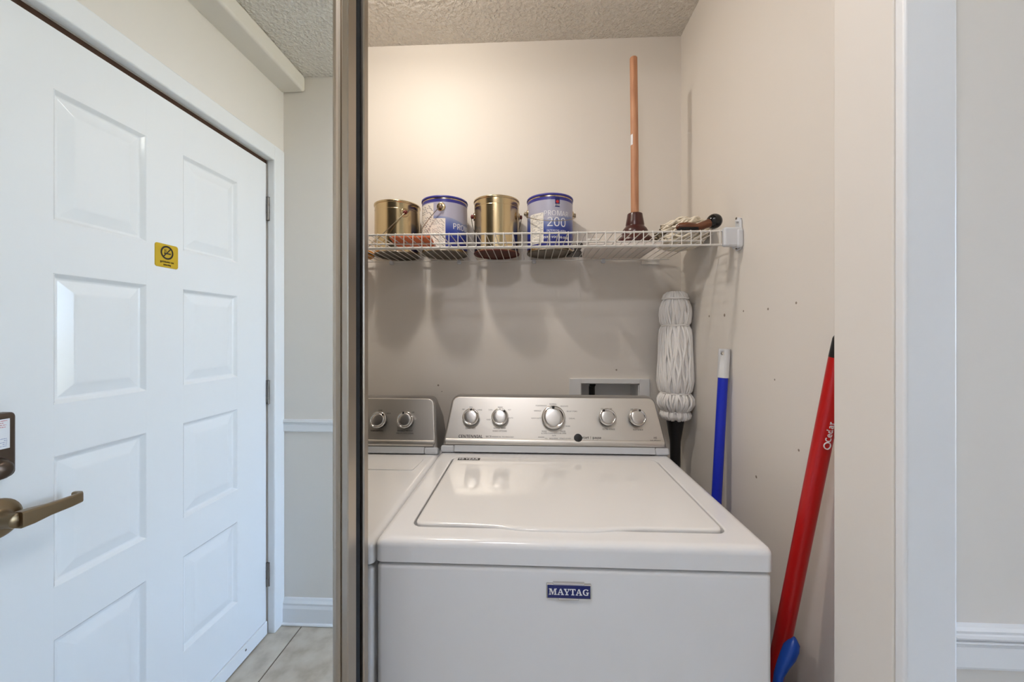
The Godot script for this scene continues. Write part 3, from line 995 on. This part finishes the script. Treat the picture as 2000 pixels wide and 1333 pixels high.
func build_dryer() -> void:
	var right := -0.2825
	var half := 0.3485
	var cx := right - half
	var zf := -0.683
	var top := 0.909
	var d := thing("clothes_dryer", "white clothes dryer beside the washing machine, half hidden by the mirror door", "dryer", Vector3(cx, 0, zf))
	appliance_body(d, half, 0.665, top - 0.0465)
	part(d, "top_panel", deck(0, half + 0.001, 0.002, -0.67, top, []), M.enamel)
	# lint screen door set in the top
	var a := at_height(806, 920, top) - d.position
	var b := at_height(827, 899, top) - d.position
	var mb := MB.new()
	var poly := [Vector2(-0.20, -a.z), Vector2(a.x - 0.006, -a.z), Vector2(a.x, -a.z + 0.004), Vector2(b.x, -b.z), Vector2(-0.20, -b.z)]
	mb.prism(poly, Transform3D(Basis(Vector3(1, 0, 0), Vector3(0, 0, -1), Vector3(0, 1, 0)), Vector3(0, top - 0.002, 0)), 0.0045)
	part(d, "lint_door", mb, M.enamel)
	part(d, "front_door", boxes([[-0.24, 0.24, 0.28, 0.76, -0.002, 0.012]], 0.01), M.enamel)
	var f := console_frame(cx + 0.001, 1.172, top + 0.002)
	var fl := Transform3D(f.basis, f.origin - d.position)
	console(d, fl, 0.3445, 0.3265)
	var hold := {"root": d, "f": f, "fl": fl}
	for k in [[737, 820, 0.0265, 42.0], [790, 820, 0.0265, -18.0]]:
		knob_at(hold, k[0], k[1], k[2], k[3])
	for t in [["TEMPERATURE", 736, 842, 0.0046], ["WRINKLE PREVENT", 791, 842, 0.0042], ["END OF CYCLE SIGNAL", 791, 847, 0.004], ["LOW", 743, 802, 0.0042], ["HIGH", 759, 808, 0.004], ["ON", 787, 805, 0.0038], ["OFF", 807, 806, 0.0038]]:
		text_at(hold, t[0], t[1], t[2], t[3])

# ---------------------------------------------------------------- wire shelf
const SHELF_Y := 1.5655
const SHELF_F := 1.078
func build_shelf() -> void:
	var s := thing("wire_shelf", "white wire shelf across the closet above the washer", "shelf", Vector3(0, SHELF_Y, 0))
	var x1 := at_depth(1411, 453, SHELF_F).x
	var x0 := -1.09
	var wire := MB.new()
	wire.tube([Vector3(0, 0, -1.488), Vector3(0, 0, -SHELF_F - 0.003), Vector3(0, -0.002, -SHELF_F), Vector3(0, -0.0405, -SHELF_F)], 0.0014, 6)
	var wm := wire.mesh()
	var p0 := at_depth(912.2, 470, SHELF_F).x
	var pitch := 0.0257
	var k := int(ceil((x0 + 0.004 - p0) / pitch))
	while p0 + k * pitch < x1 - 0.004:
		part(s, "deck_wire", wm, M.wire_white, Transform3D(Basis(), Vector3(p0 + k * pitch, 0, 0)))
		k += 1
	for q in [[-0.003, SHELF_F + 0.0035, 0.0029], [-0.0405, SHELF_F + 0.003, 0.0029], [-0.0036, 1.19, 0.0026], [-0.0036, 1.262, 0.0026], [-0.0036, 1.484, 0.0026]]:
		var mb := MB.new()
		mb.tube([Vector3(x0, q[0], -q[1]), Vector3(x1, q[0], -q[1])], q[2], 8)
		part(s, "support_rod", mb, M.wire_white)
	for u in [765, 897, 1043, 1178]:
		var x := at_depth(u, 512, 1.49).x
		var mb := MB.new()
		mb.rbox(Vector3(x, -0.007, -1.490), Vector3(0.016, 0.016, 0.018), 0.004, 2)
		part(s, "wall_clip", mb, M.bracket_white)
	# end bracket screwed to the right wall: a cupped socket round the lip with two ears
	var mb := MB.new()
	var bz0 := -SHELF_F + 0.012
	mb.rbox(Vector3(RIGHT_X - 0.009, -0.025, bz0 - 0.016), Vector3(0.018, 0.050, 0.034), 0.006, 3)
	mb.rbox(Vector3(RIGHT_X - 0.0035, -0.014, bz0 - 0.020), Vector3(0.007, 0.082, 0.026), 0.0034, 3)
	mb.tube([Vector3(RIGHT_X - 0.006, 0.022, bz0 - 0.018), Vector3(RIGHT_X - 0.004, 0.032, bz0 - 0.016)], 0.0075, 12)
	mb.rbox(Vector3(x1 + (RIGHT_X - x1) * 0.5, -0.021, bz0 - 0.011), Vector3(RIGHT_X - x1 - 0.001, 0.052, 0.020), 0.006, 3)
	part(s, "end_bracket", mb, M.bracket_white)
	for y in [0.031, -0.05]:
		var sm := MB.new()
		sm.lathe([[0.0, 0.0015], [0.003, 0.001], [0.004, 0.0]], 10, Transform3D(Basis(Vector3(0, 1, 0), Vector3(-1, 0, 0), Vector3(0, 0, 1)), Vector3(RIGHT_X - 0.0115, y, bz0 - 0.017)))
		part(s, "bracket_screw", sm, M.tin_dark)
	# added pale block standing in for a lit patch of wall under the back edge
	part(s, "lit_wall_patch", boxes([[at_depth(1253, 505, 1.49).x, at_depth(1288, 505, 1.49).x, -0.022, -0.0065, -1.499, -1.487]], 0.001), M.wire_white)

# ---------------------------------------------------------------- paint cans
func can_shell(t: Node3D, h: float, body: Material, rim: Material, base: Material) -> void:
	var r := 0.081
	var mb := MB.new()
	mb.lathe([[r - 0.001, 0.004], [r, 0.008], [r, 0.012], [r, h - 0.030], [r, h - 0.029], [r - 0.0009, h - 0.0275], [r, h - 0.026], [r, h - 0.010], [r, h - 0.007]], 48)
	part(t, "can_wall", mb, body)
	mb = MB.new()
	mb.lathe([[r, h - 0.0085], [r + 0.0022, h - 0.0075], [r + 0.0028, h - 0.004], [r + 0.0020, h - 0.0008], [r - 0.001, h], [r - 0.004, h - 0.001], [r - 0.006, h - 0.005]], 48)
	part(t, "top_rim", mb, rim)
	mb = MB.new()
	mb.lathe([[r - 0.006, h - 0.005], [r - 0.010, h - 0.002], [r - 0.014, h - 0.002], [r - 0.018, h - 0.006], [0.0, h - 0.006]], 40)
	part(t, "lid", mb, M.tin_dark)
	mb = MB.new()
	mb.lathe([[r - 0.001, 0.006], [r + 0.0018, 0.005], [r + 0.0022, 0.002], [r + 0.001, 0.0], [r - 0.003, 0.0], [r - 0.005, 0.003], [r - 0.006, 0.005], [0.0, 0.005]], 48)
	part(t, "base_rim", mb, base)
func can_ear(t: Node3D, ang: float, y: float, cap: Material, plate: Material) -> void:
	var r := 0.081
	var o := Vector3(sin(ang), 0, cos(ang))
	var xf := Transform3D(Basis(o.cross(Vector3.UP) * -1.0, o, Vector3.UP), o * r + Vector3(0, y, 0))
	var mb := MB.new()
	mb.lathe([[0.0, 0.003], [0.013, 0.003], [0.015, 0.001], [0.0155, -0.003]], 24, xf)
	var e := part(t, "ear", mb, plate)
	mb = MB.new()
	mb.lathe([[0.0065, 0.002], [0.0075, 0.008], [0.0065, 0.012], [0.0, 0.0135]], 18, xf)
	part(e, "ear_cap", mb, cap)
func bail(t: Node3D, ang: float, y: float, droop: float, reach: float) -> void:
	# wire loop from one ear to the other; droop < 0 hangs down, reach is how far out of the can it swings (towards +axis normal to the ears)
	var r := 0.081 + 0.010
	var e := Vector3(sin(ang), 0, cos(ang))
	var f := Vector3(-e.z, 0, e.x) if Vector3(-e.z, 0, e.x).z > 0 else Vector3(e.z, 0, -e.x)
	f *= signf(reach)
	var pts := []
	for k in 25:
		var a := PI * k / 24.0
		var q := e * cos(a) * (r + 0.004 * sin(a)) + f * sin(a) * (r + absf(reach)) + Vector3(0, y + droop * sin(a), 0)
		pts.append(q)
	var mb := MB.new()
	mb.tube(pts, 0.0013, 8)
	part(t, "bail_handle", mb, M.bail_wire)
func build_cans() -> void:
	var grp := "paint cans standing on the wire shelf"
	var y := SHELF_Y + 0.0014
	var spec := [[776.5, 1.414, "dull bare metal paint can with a maroon handle cap, next to the mirror door"], [869.0, 1.402, "blue labelled paint can with a slanted sheet of small print across it"], [970.0, 1.405, "shiny bare metal paint can between the two blue labelled cans"], [1074.0, 1.402, "blue labelled paint can with large 200 printed on its front"]]
	for k in 4:
		var p := at_depth(spec[k][0], 450, spec[k][1])
		var metal: bool = k % 2 == 0
		var h: float = [0.186, 0.193, 0.193, 0.195][k]
		var t := thing("paint_can", spec[k][2], "paint can", Vector3(p.x, y, -spec[k][1]), grp)
		var face := atan2(-p.x, spec[k][1])       # turn that faces the viewer's side of the closet
		can_shell(t, h, M.tin, M.tin if metal else M.rim_blue, [M.tin_dark, M.tin_dark, M.maroon_base, M.tin_dark][k])
		if k == 0:
			can_ear(t, face + 0.30, h - 0.044, M.maroon_cap, M.tin)
			can_ear(t, face + 0.30 + PI, h - 0.044, M.maroon_cap, M.tin)
			bail(t, face + 0.30, h - 0.044, -0.115, 0.010)
		elif k == 1:
			part(t, "label_wrap", patch(0.0814, face + 0.9 - TAU, face + 0.9, 0.012, h - 0.012, 64), M.can_label)
			part(t, "paper_sheet", patch(0.0818, face - 1.35, face - 0.5, 0.012, h - 0.026, 14), M.paper_print)
			part(t, "paper_sheet", patch(0.0820, face - 0.62, face + 0.02, 0.012, h - 0.080, 12), M.paper_print)
			can_ear(t, face - 0.16, h - 0.040, M.bail_wire, M.tin)
			can_ear(t, face - 0.16 + PI, h - 0.040, M.bail_wire, M.tin)
			bail(t, face - 0.16, h - 0.040, -0.10, 0.004)
			var m := bent(letters("PROMAR", 0.020), 0.0817)
			part(t, "lettering", m, M.white_print, Transform3D(Basis(Vector3.UP, face + 1.0) * Basis(Vector3.BACK, 0.0), Vector3(0, h * 0.46, 0)))
		elif k == 2:
			can_ear(t, face - 1.50, h - 0.056, M.maroon_cap, M.tin)
			can_ear(t, face + 1.64, h - 0.052, M.maroon_cap, M.tin)
			bail(t, face + 1.62, h - 0.054, -0.085, -0.012)
		else:
			part(t, "label_wrap", patch(0.0814, face - 0.1 - PI, face - 0.1 + PI, 0.012, h - 0.012, 64), M.can_label)
			part(t, "paper_sheet", patch(0.0818, face - 0.98, face - 0.27, 0.024, h - 0.066, 12), M.paper_print_b)
			var turn := Basis(Vector3.UP, face + 0.30)
			part(t, "lettering", bent(letters("PROMAR", 0.017), 0.0817), M.white_print, Transform3D(turn, Vector3(0, 0.126, 0)))
			part(t, "lettering", bent(letters("200", 0.031), 0.0817), M.white_print, Transform3D(turn, Vector3(0, 0.096, 0)))
			part(t, "lettering", bent(letters("INTERIOR LATEX", 0.007), 0.0817), M.white_print, Transform3D(turn, Vector3(0, 0.066, 0)))
			part(t, "lettering", bent(letters("ZERO VOC  EG-SHEL", 0.0075, 0.0004, true), 0.0817), M.white_print, Transform3D(turn, Vector3(0, 0.044, 0)))
			var logo := part(t, "logo_square", patch(0.0819, face + 0.22, face + 0.42, h - 0.048, h - 0.016, 6), M.badge_blue)
			var blob := MB.new()
			blob.lathe([[0.0, 0.0006], [0.0045, 0.0005], [0.0055, 0.0]], 14, Transform3D(Basis(Vector3.UP, face + 0.32) * Basis(Vector3(1, 0, 0), Vector3(0, 0, 1), Vector3(0, -1, 0)), Basis(Vector3.UP, face + 0.32) * Vector3(0, h - 0.030, 0.0819)))
			part(logo, "logo_globe", blob, M.red_ink)
			for q in 2:
				part(logo, "lettering", bent(letters(["SHERWIN", "WILLIAMS."][q], 0.0024), 0.0821), M.white_print, Transform3D(Basis(Vector3.UP, face + 0.32), Vector3(0, h - 0.0395 - q * 0.0036, 0)))
			can_ear(t, face - 1.42, h - 0.050, M.bail_wire, M.tin)
			can_ear(t, face + 1.66, h - 0.054, M.bail_wire, M.tin)
			bail(t, face + 1.70, h - 0.052, -0.052, 0.018)

# ---------------------------------------------------------------- other things on the shelf
func yarn(mb: MB, pts: Array, r: float, sides := 5) -> void:
	mb.tube(pts, r, sides, false)
func build_shelf_things() -> void:
	var y := SHELF_Y + 0.0016
	# coral pad at the front of the shelf
	var a := at_height(760, 464, y)
	var b := at_height(840, 464, y)
	var c := at_height(853, 486, y)
	var d := at_height(777, 486, y)
	var t := thing("sanding_sheets", "flat coral orange pack lying on the wire shelf below the metal can", "pack", Vector3((a.x + b.x) / 2, y, (a.z + c.z) / 2))
	var mb := MB.new()
	var poly := []
	for p in [a, b, c, d]:
		poly.append(Vector2(p.x - t.position.x, -(p.z - t.position.z)))
	mb.prism(poly, Transform3D(Basis(Vector3(1, 0, 0), Vector3(0, 0, -1), Vector3(0, 1, 0)), Vector3.ZERO), 0.006)
	part(t, "pack", mb, M.coral)
	mb = MB.new()
	mb.prism(poly.map(func(q): return q * 0.97), Transform3D(Basis(Vector3(1, 0, 0), Vector3(0, 0, -1), Vector3(0, 1, 0)), Vector3(0, 0.006, 0)), 0.002)
	part(t, "top_sheet", mb, M.coral)
	# amber lid lying at the far left, behind the mirror door's edge
	var e := at_depth(690, 495, 1.40)
	t = thing("tub_lid", "round amber tub lid lying on the shelf behind the mirror door frame", "lid", Vector3(e.x, y, -1.40))
	mb = MB.new()
	mb.lathe([[0.0, 0.002], [0.066, 0.002], [0.068, 0.0], [0.072, 0.0], [0.073, 0.003], [0.073, 0.014], [0.070, 0.017], [0.0, 0.017]], 40)
	part(t, "lid", mb, M.amber)
	mb = MB.new()
	mb.tube(range(33).map(func(k): return Vector3(0.0735 * cos(TAU * k / 32.0), 0.006, 0.0735 * sin(TAU * k / 32.0))), 0.0022, 6, false)
	part(t, "lid_rim", mb, M.black_plastic)
	# white board under the plunger
	a = at_height(1146, 478, y)
	b = at_height(1292, 478, y)
	c = at_height(1250, 505, y)
	d = at_height(1138, 505, y)
	t = thing("shelf_board", "white board lying on the wire shelf under the plunger", "board", Vector3((a.x + b.x) / 2, y, (a.z + c.z) / 2))
	poly = []
	for p in [a, b, c, d]:
		poly.append(Vector2(p.x - t.position.x, -(p.z - t.position.z)))
	mb = MB.new()
	mb.prism(poly, Transform3D(Basis(Vector3(1, 0, 0), Vector3(0, 0, -1), Vector3(0, 1, 0)), Vector3.ZERO), 0.012)
	part(t, "board", mb, M.board_white)
	mb = MB.new()
	mb.rbox(Vector3(poly[0].x + 0.02, 0.016, -poly[0].y - 0.012), Vector3(0.042, 0.008, 0.024), 0.0039, 3)
	part(t, "folded_edge", mb, M.wire_white)
	# black putty knife blade beside the board
	var kp := at_height(1124, 497, y)
	t = thing("putty_knife", "black scraper lying on the wire shelf beside the white board", "scraper", Vector3(kp.x, y, kp.z))
	mb = MB.new()
	mb.prism([Vector2(-0.012, -0.05), Vector2(0.014, -0.05), Vector2(0.032, 0.055), Vector2(-0.030, 0.055)], Transform3D(Basis(Vector3(1, 0, 0), Vector3(0, 0, -1), Vector3(0, 1, 0)), Vector3.ZERO), 0.002)
	part(t, "blade", mb, M.black_plastic)
	mb = MB.new()
	mb.rbox(Vector3(0.001, 0.008, 0.078), Vector3(0.022, 0.015, 0.075), 0.006, 3)
	part(t, "handle", mb, M.black_plastic)
	# plunger
	var pd := 1.31
	var pp := at_depth(1240, 470, pd)
	t = thing("plunger", "plunger with a tan wooden stick and maroon rubber cup standing on the shelf", "plunger", Vector3(pp.x, y + 0.0128, -pd))
	mb = MB.new()
	mb.lathe([[0.0, 0.02], [0.048, 0.006], [0.052, 0.0], [0.057, 0.0], [0.0585, 0.004], [0.0575, 0.012], [0.052, 0.021], [0.0455, 0.026], [0.042, 0.028], [0.043, 0.034], [0.0415, 0.044], [0.037, 0.052], [0.0315, 0.0575], [0.0295, 0.060], [0.0302, 0.064], [0.0285, 0.075], [0.0255, 0.092], [0.0245, 0.1005], [0.023, 0.102], [0.0, 0.102]], 40)
	part(t, "rubber_cup", mb, M.rubber_maroon)
	mb = MB.new()
	var top_y := at_depth(1238, 113, pd).y - t.position.y
	mb.tube([Vector3(0, 0.06, 0), Vector3(-0.001, 0.3, 0), Vector3(-0.0045, top_y - 0.002, 0), Vector3(-0.0045, top_y, 0)], [0.0128, 0.0126, 0.0122, 0.0108], 20)
	part(t, "stick", mb, M.stick_wood)
	part(t, "sticker", patch(0.0131, -1.5, -0.7, 0.21, 0.245, 6), M.white_print, Transform3D(Basis(), Vector3(-0.0012, 0.12, 0)))
	# mop head lying at the right end
	var rng := RandomNumberGenerator.new()
	rng.seed = 11
	var mc := Vector3(at_depth(1330, 470, 1.31).x, y, -1.31)
	t = thing("mop_head", "heap of cream string mop yarn lying at the right end of the shelf", "mop head", mc)
	mb = MB.new()
	for k in 190:
		var a0 := rng.randf() * TAU
		var lift := rng.randf()
		var span := rng.randf_range(0.55, 1.0)
		var pts := []
		var w0 := rng.randf_range(0.7, 1.6)
		var off := Vector3(rng.randf_range(-0.018, 0.018), 0, rng.randf_range(-0.03, 0.03))
		for q in 12:
			var s := q / 11.0
			var ang := a0 + (s - 0.5) * w0 + 0.12 * sin(s * 9.0 + k)
			var x := (s - 0.5) * 2.0 * 0.062 * span
			var ring := sqrt(maxf(0.0, 1.0 - pow((s - 0.5) * 1.9 * span, 2)))
			var rad := 0.050 * ring * (0.80 + 0.20 * lift) + 0.006
			var yy := 0.040 + rad * 0.80 * sin(ang) + 0.003 * sin(s * 14.0 + k * 1.7)
			var zz := rad * 1.8 * cos(ang)
			pts.append(Vector3(x, maxf(0.004, yy), zz) + off)
		yarn(mb, pts, rng.randf_range(0.0030, 0.0042))
	mb.rbox(Vector3(0, 0.034, 0), Vector3(0.08, 0.045, 0.11), 0.02, 4)
	part(t, "yarn_strands", mb, M.yarn_shelf).set_meta("kind", "stuff")
	# scrubbing brush with wooden back, black bristles and round black knob
	var bp := at_depth(1340, 462, 1.11)
	t = thing("scrub_brush", "dark wooden brush with black bristles and round black knob on the shelf", "brush", Vector3(bp.x, y, -1.11))
	mb = MB.new()
	var knob_p := at_depth(1395, 432.5, 1.118) - t.position
	var left_p := at_depth(1322, 444, 1.115) - t.position
	var mid_p := at_depth(1340, 443.5, 1.113) - t.position
	var neck := at_depth(1362, 444.5, 1.11) - t.position
	mb.tube([left_p + Vector3(-0.002, -0.002, 0), left_p + Vector3(0.002, -0.001, 0), left_p + Vector3(0.008, 0, 0), mid_p, neck + Vector3(-0.008, 0, 0), neck, neck.lerp(knob_p, 0.5), knob_p], [0.003, 0.008, 0.012, 0.0135, 0.0122, 0.011, 0.0115, 0.014], 20)
	part(t, "wooden_handle", mb, M.brush_wood)
	mb = MB.new()
	for k in 26:
		for q in 3:
			var x := lerpf(left_p.x + 0.002, neck.x - 0.004, k / 25.0)
			mb.tube([Vector3(x, mid_p.y - 0.006, -0.014 + q * 0.013), Vector3(x + rng.randf_range(-0.002, 0.002), 0.004, -0.016 + q * 0.015)], [0.0030, 0.0026], 5)
	part(t, "bristles", mb, M.bristle).set_meta("kind", "stuff")
	mb = MB.new()
	var sph := []
	for k in 17:
		var an := PI * k / 16.0
		sph.append([0.021 * sin(an), 0.021 * cos(an)])
	sph.reverse()
	mb.lathe(sph, 28, Transform3D(Basis(), knob_p))
	part(t, "round_knob", mb, M.black_gloss)

# ---------------------------------------------------------------- tools standing beside the washer
func build_tools() -> void:
	var rng := RandomNumberGenerator.new()
	rng.seed = 21
	# upended string mop in the back corner
	var md := 1.40
	var bot := at_depth(1321, 818, md)
	var top := at_depth(1319, 572, md)
	var t := thing("string_mop", "upended white string mop with a black handle in the closet corner", "mop", Vector3(bot.x - 0.004, 0, -md))
	var sc := (top.y - bot.y) / 246.0
	var prof := [[818, 23], [815, 27], [810, 29], [805, 27], [802, 23], [798, 29.5], [788, 35], [778, 34.5], [771, 30], [767, 25.5], [762, 30.5], [745, 34], [720, 33], [690, 31.5], [660, 30.5], [645, 29], [636, 24.5], [629, 28.5], [615, 30], [602, 29], [592, 25.5], [586, 21], [583, 23.5], [577, 21.5], [572, 15]]
	var mb := MB.new()
	var core := []
	for p in prof:
		core.append([maxf(0.004, p[1] * sc * 0.84), bot.y + (818 - p[0]) * sc])
	mb.lathe([[0.0, core[0][1]]] + core + [[0.0, core[core.size() - 1][1]]], 28)
	for k in 46:
		var a := TAU * k / 46.0 + rng.randf_range(-0.03, 0.03)
		var ph := rng.randf() * TAU
		var am := rng.randf_range(0.04, 0.16)
		var lift := rng.randf_range(-0.0030, 0.0022)
		var pts := []
		var rd := []
		for i in prof.size():
			for half in 2:
				if i == prof.size() - 1 and half == 1:
					continue
				var v: float = prof[i][0]
				var rr: float = prof[i][1]
				if half == 1:
					v = (v + prof[i + 1][0]) / 2; rr = (rr + prof[i + 1][1]) / 2
				var aa := a + am * sin(v * 0.07 + ph) + 0.05 * sin(v * 0.021 + ph * 2.0)
				var r := rr * sc - 0.0045 + lift
				pts.append(Vector3(r * cos(aa), bot.y + (818 - v) * sc, r * sin(aa)))
				rd.append(0.0046)
		mb.tube(pts, rd, 5, false)
	part(t, "yarn_strands", mb, M.yarn).set_meta("kind", "stuff")
	for v in [802.0, 767.0, 636.0, 584.0]:
		var rr := 0.0
		for p in prof:
			if absf(p[0] - v) < 2.5:
				rr = p[1]
		mb = MB.new()
		mb.tube(range(29).map(func(q): return Vector3((rr * sc + 0.0005) * cos(TAU * q / 28.0), bot.y + (818 - v) * sc + 0.001 * sin(q * 1.3), (rr * sc + 0.0005) * sin(TAU * q / 28.0))), 0.0032, 6, false)
		part(t, "tie_cord", mb, M.yarn)
	mb = MB.new()
	mb.lathe([[0.0, bot.y + 0.03], [0.020, bot.y + 0.03], [0.0305, bot.y], [0.029, bot.y - 0.012], [0.0225, bot.y - 0.055], [0.0185, bot.y - 0.078], [0.0175, bot.y - 0.10], [0.0175, 0.5], [0.0165, 0.03], [0.0150, 0.0], [0.0, 0.0]], 24)
	part(t, "handle", mb, M.black_plastic)
	# blue handle with white hanging cap leaning on the right wall
	var bt := on_plane(1415, 682, Vector3(RIGHT_X - 0.016, 0, 0), Vector3(1, 0, 0))
	var lo := at_depth(1399.5, 975, -bt.z)
	var dir := (lo - bt).normalized()
	var foot := bt + dir * (bt.y / -dir.y)
	t = thing("blue_broom_handle", "bright blue pole with a white hanging cap leaning on the closet wall", "pole", foot)
	var cap_len := bt.distance_to(on_plane(1412, 738, bt, Vector3(0, 0, 1)))
	mb = MB.new()
	mb.tube([Vector3(0, 0.004, 0), (bt - foot) + dir * cap_len * 0.98], 0.0135, 20)
	part(t, "pole", mb, M.broom_blue)
	var up := -dir
	var bx := Basis(up.cross(Vector3(0, 0, 1)).normalized(), up, Vector3(0, 0, 1)).orthonormalized()
	var csg := CSGCombiner3D.new()
	csg.name = "hanging_cap"
	var body := CSGCylinder3D.new()
	body.radius = 0.0152
	body.height = cap_len
	body.sides = 24
	body.material = M.cap_white
	csg.add_child(body)
	var hole := CSGCylinder3D.new()
	hole.operation = CSGShape3D.OPERATION_SUBTRACTION
	hole.radius = 0.0052
	hole.height = 0.06
	hole.sides = 16
	hole.rotation.x = PI / 2
	hole.position = Vector3(-0.003, cap_len * 0.5 - 0.013, 0)
	hole.material = M.cap_white
	csg.add_child(hole)
	csg.transform = Transform3D(bx * Basis(Vector3.UP, -0.62), (bt - foot) + dir * cap_len * 0.5)
	t.add_child(csg)
	# red broom handle leaning behind the jamb
	var rt := on_plane(1649, 650, Vector3(RIGHT_X - 0.0165, 0, 0), Vector3(1, 0, 0))
	var rl := at_depth(1529.7, 1242, 0.80)
	dir = (rl - rt).normalized()
	foot = rt + dir * ((rt.y) / -dir.y)
	t = thing("red_broom_handle", "thick red pole with white lettering leaning beside the washer", "pole", foot)
	mb = MB.new()
	mb.tube([Vector3.ZERO, (rt - foot) + dir * 0.045], 0.0155, 28)
	part(t, "pole", mb, M.broom_red)
	mb = MB.new()
	mb.tube([(rt - foot) + dir * 0.046, (rt - foot) + dir * 0.012, (rt - foot) + dir * 0.004, (rt - foot)], [0.0157, 0.0150, 0.012, 0.006], 24)
	part(t, "end_cap", mb, M.black_plastic)
	up = -dir
	# lettering runs up the pole on the side towards the hall
	var mark := at_depth(1610, 850, 0.755)
	var along := (mark - rt).dot(dir)
	var centre := (rt - foot) + dir * along
	var out := (Vector3(0, EYE, 0) - (centre + foot))
	out = (out - up * out.dot(up)).normalized()
	out = out.rotated(up, 0.55)
	var xb := Basis(up.cross(out).normalized(), up, out).orthonormalized()
	var tm := letters("Cedar", 0.0098, 0.0004, true)
	part(t, "lettering", wrapped(tm, 0.0156), M.white_print, Transform3D(xb, centre + up * 0.016))
	mb = MB.new()
	var ring := []
	for q in 25:
		var an := TAU * q / 24.0
		var ph := 0.0052 * cos(an) / 0.0157
		ring.append(Vector3(0.0158 * sin(ph), 0.0062 * sin(an), 0.0158 * cos(ph)))
	mb.tube(ring, 0.0011, 6, false)
	part(t, "logo_ring", mb, M.white_print, Transform3D(xb, centre - up * 0.010))
	# blue dustpan standing behind the pole, its curled handle on top
	t = thing("dustpan", "blue plastic dustpan standing on end beside the washer", "dustpan", Vector3(0.512, 0, -0.742))
	mb = MB.new()
	var path := []
	for p in [[1519, 1345, 0.735], [1523, 1322, 0.735], [1531, 1303, 0.735], [1540, 1285, 0.735], [1546, 1268, 0.738], [1550, 1254, 0.742], [1552, 1247, 0.748]]:
		path.append(at_depth(p[0], p[1], p[2]) - t.position)
	var g := []
	var widths := [0.0075, 0.0085, 0.0105, 0.0125, 0.0125, 0.0095, 0.004]
	for i in path.size():
		var row := []
		var tg: Vector3 = (path[mini(i + 1, path.size() - 1)] - path[maxi(i - 1, 0)]).normalized()
		var sd := Vector3(0.9, 0.25, 0.35).normalized()
		sd = (sd - tg * sd.dot(tg)).normalized()
		var nn := tg.cross(sd)
		for q in 16:
			var an := TAU * q / 16.0
			var cs := cos(an)
			row.append(path[i] + sd * cs * widths[i] + nn * (sin(an) * 0.0035 + cs * cs * 0.006))
		g.append(row)
	var c0 := []
	var c1 := []
	for q in 16:
		c0.append(path[0]); c1.append(path[path.size() - 1])
	g = [c0] + g + [c1]
	mb.grid(g, false, true, true)
	part(t, "curled_handle", mb, M.pan_blue)
	mb = MB.new()
	mb.tube([path[0], Vector3(0.0, 0.50, 0.006)], 0.006, 10)
	mb.rbox(Vector3(0.0, 0.26, 0.0), Vector3(0.006, 0.52, 0.16), 0.0028, 2, Transform3D(Basis(), Vector3(0.022, 0, -0.065)))
	mb.rbox(Vector3(0.0, 0.26, 0.0), Vector3(0.04, 0.52, 0.006), 0.0028, 2, Transform3D(Basis(), Vector3(0.004, 0, 0.012)))
	mb.rbox(Vector3(0.0, 0.26, 0.0), Vector3(0.04, 0.52, 0.006), 0.0028, 2, Transform3D(Basis(), Vector3(0.004, 0, -0.142)))
	part(t, "pan", mb, M.pan_blue)
func wrapped(t: TextMesh, radius: float) -> ArrayMesh:      # lettering read along the y axis, wrapped round a cylinder about y
	var a := t.get_mesh_arrays()
	var v: PackedVector3Array = a[Mesh.ARRAY_VERTEX]
	var n: PackedVector3Array = a[Mesh.ARRAY_NORMAL]
	for i in v.size():
		var ang := -v[i].y / radius
		var r := radius + v[i].z
		var old := n[i]
		v[i] = Vector3(r * sin(ang), v[i].x, r * cos(ang))
		n[i] = Vector3(-old.y, old.x, old.z).rotated(Vector3.UP, ang)
	a[Mesh.ARRAY_VERTEX] = v
	a[Mesh.ARRAY_NORMAL] = n
	var m := ArrayMesh.new()
	m.add_surface_from_arrays(Mesh.PRIMITIVE_TRIANGLES, a)
	return m
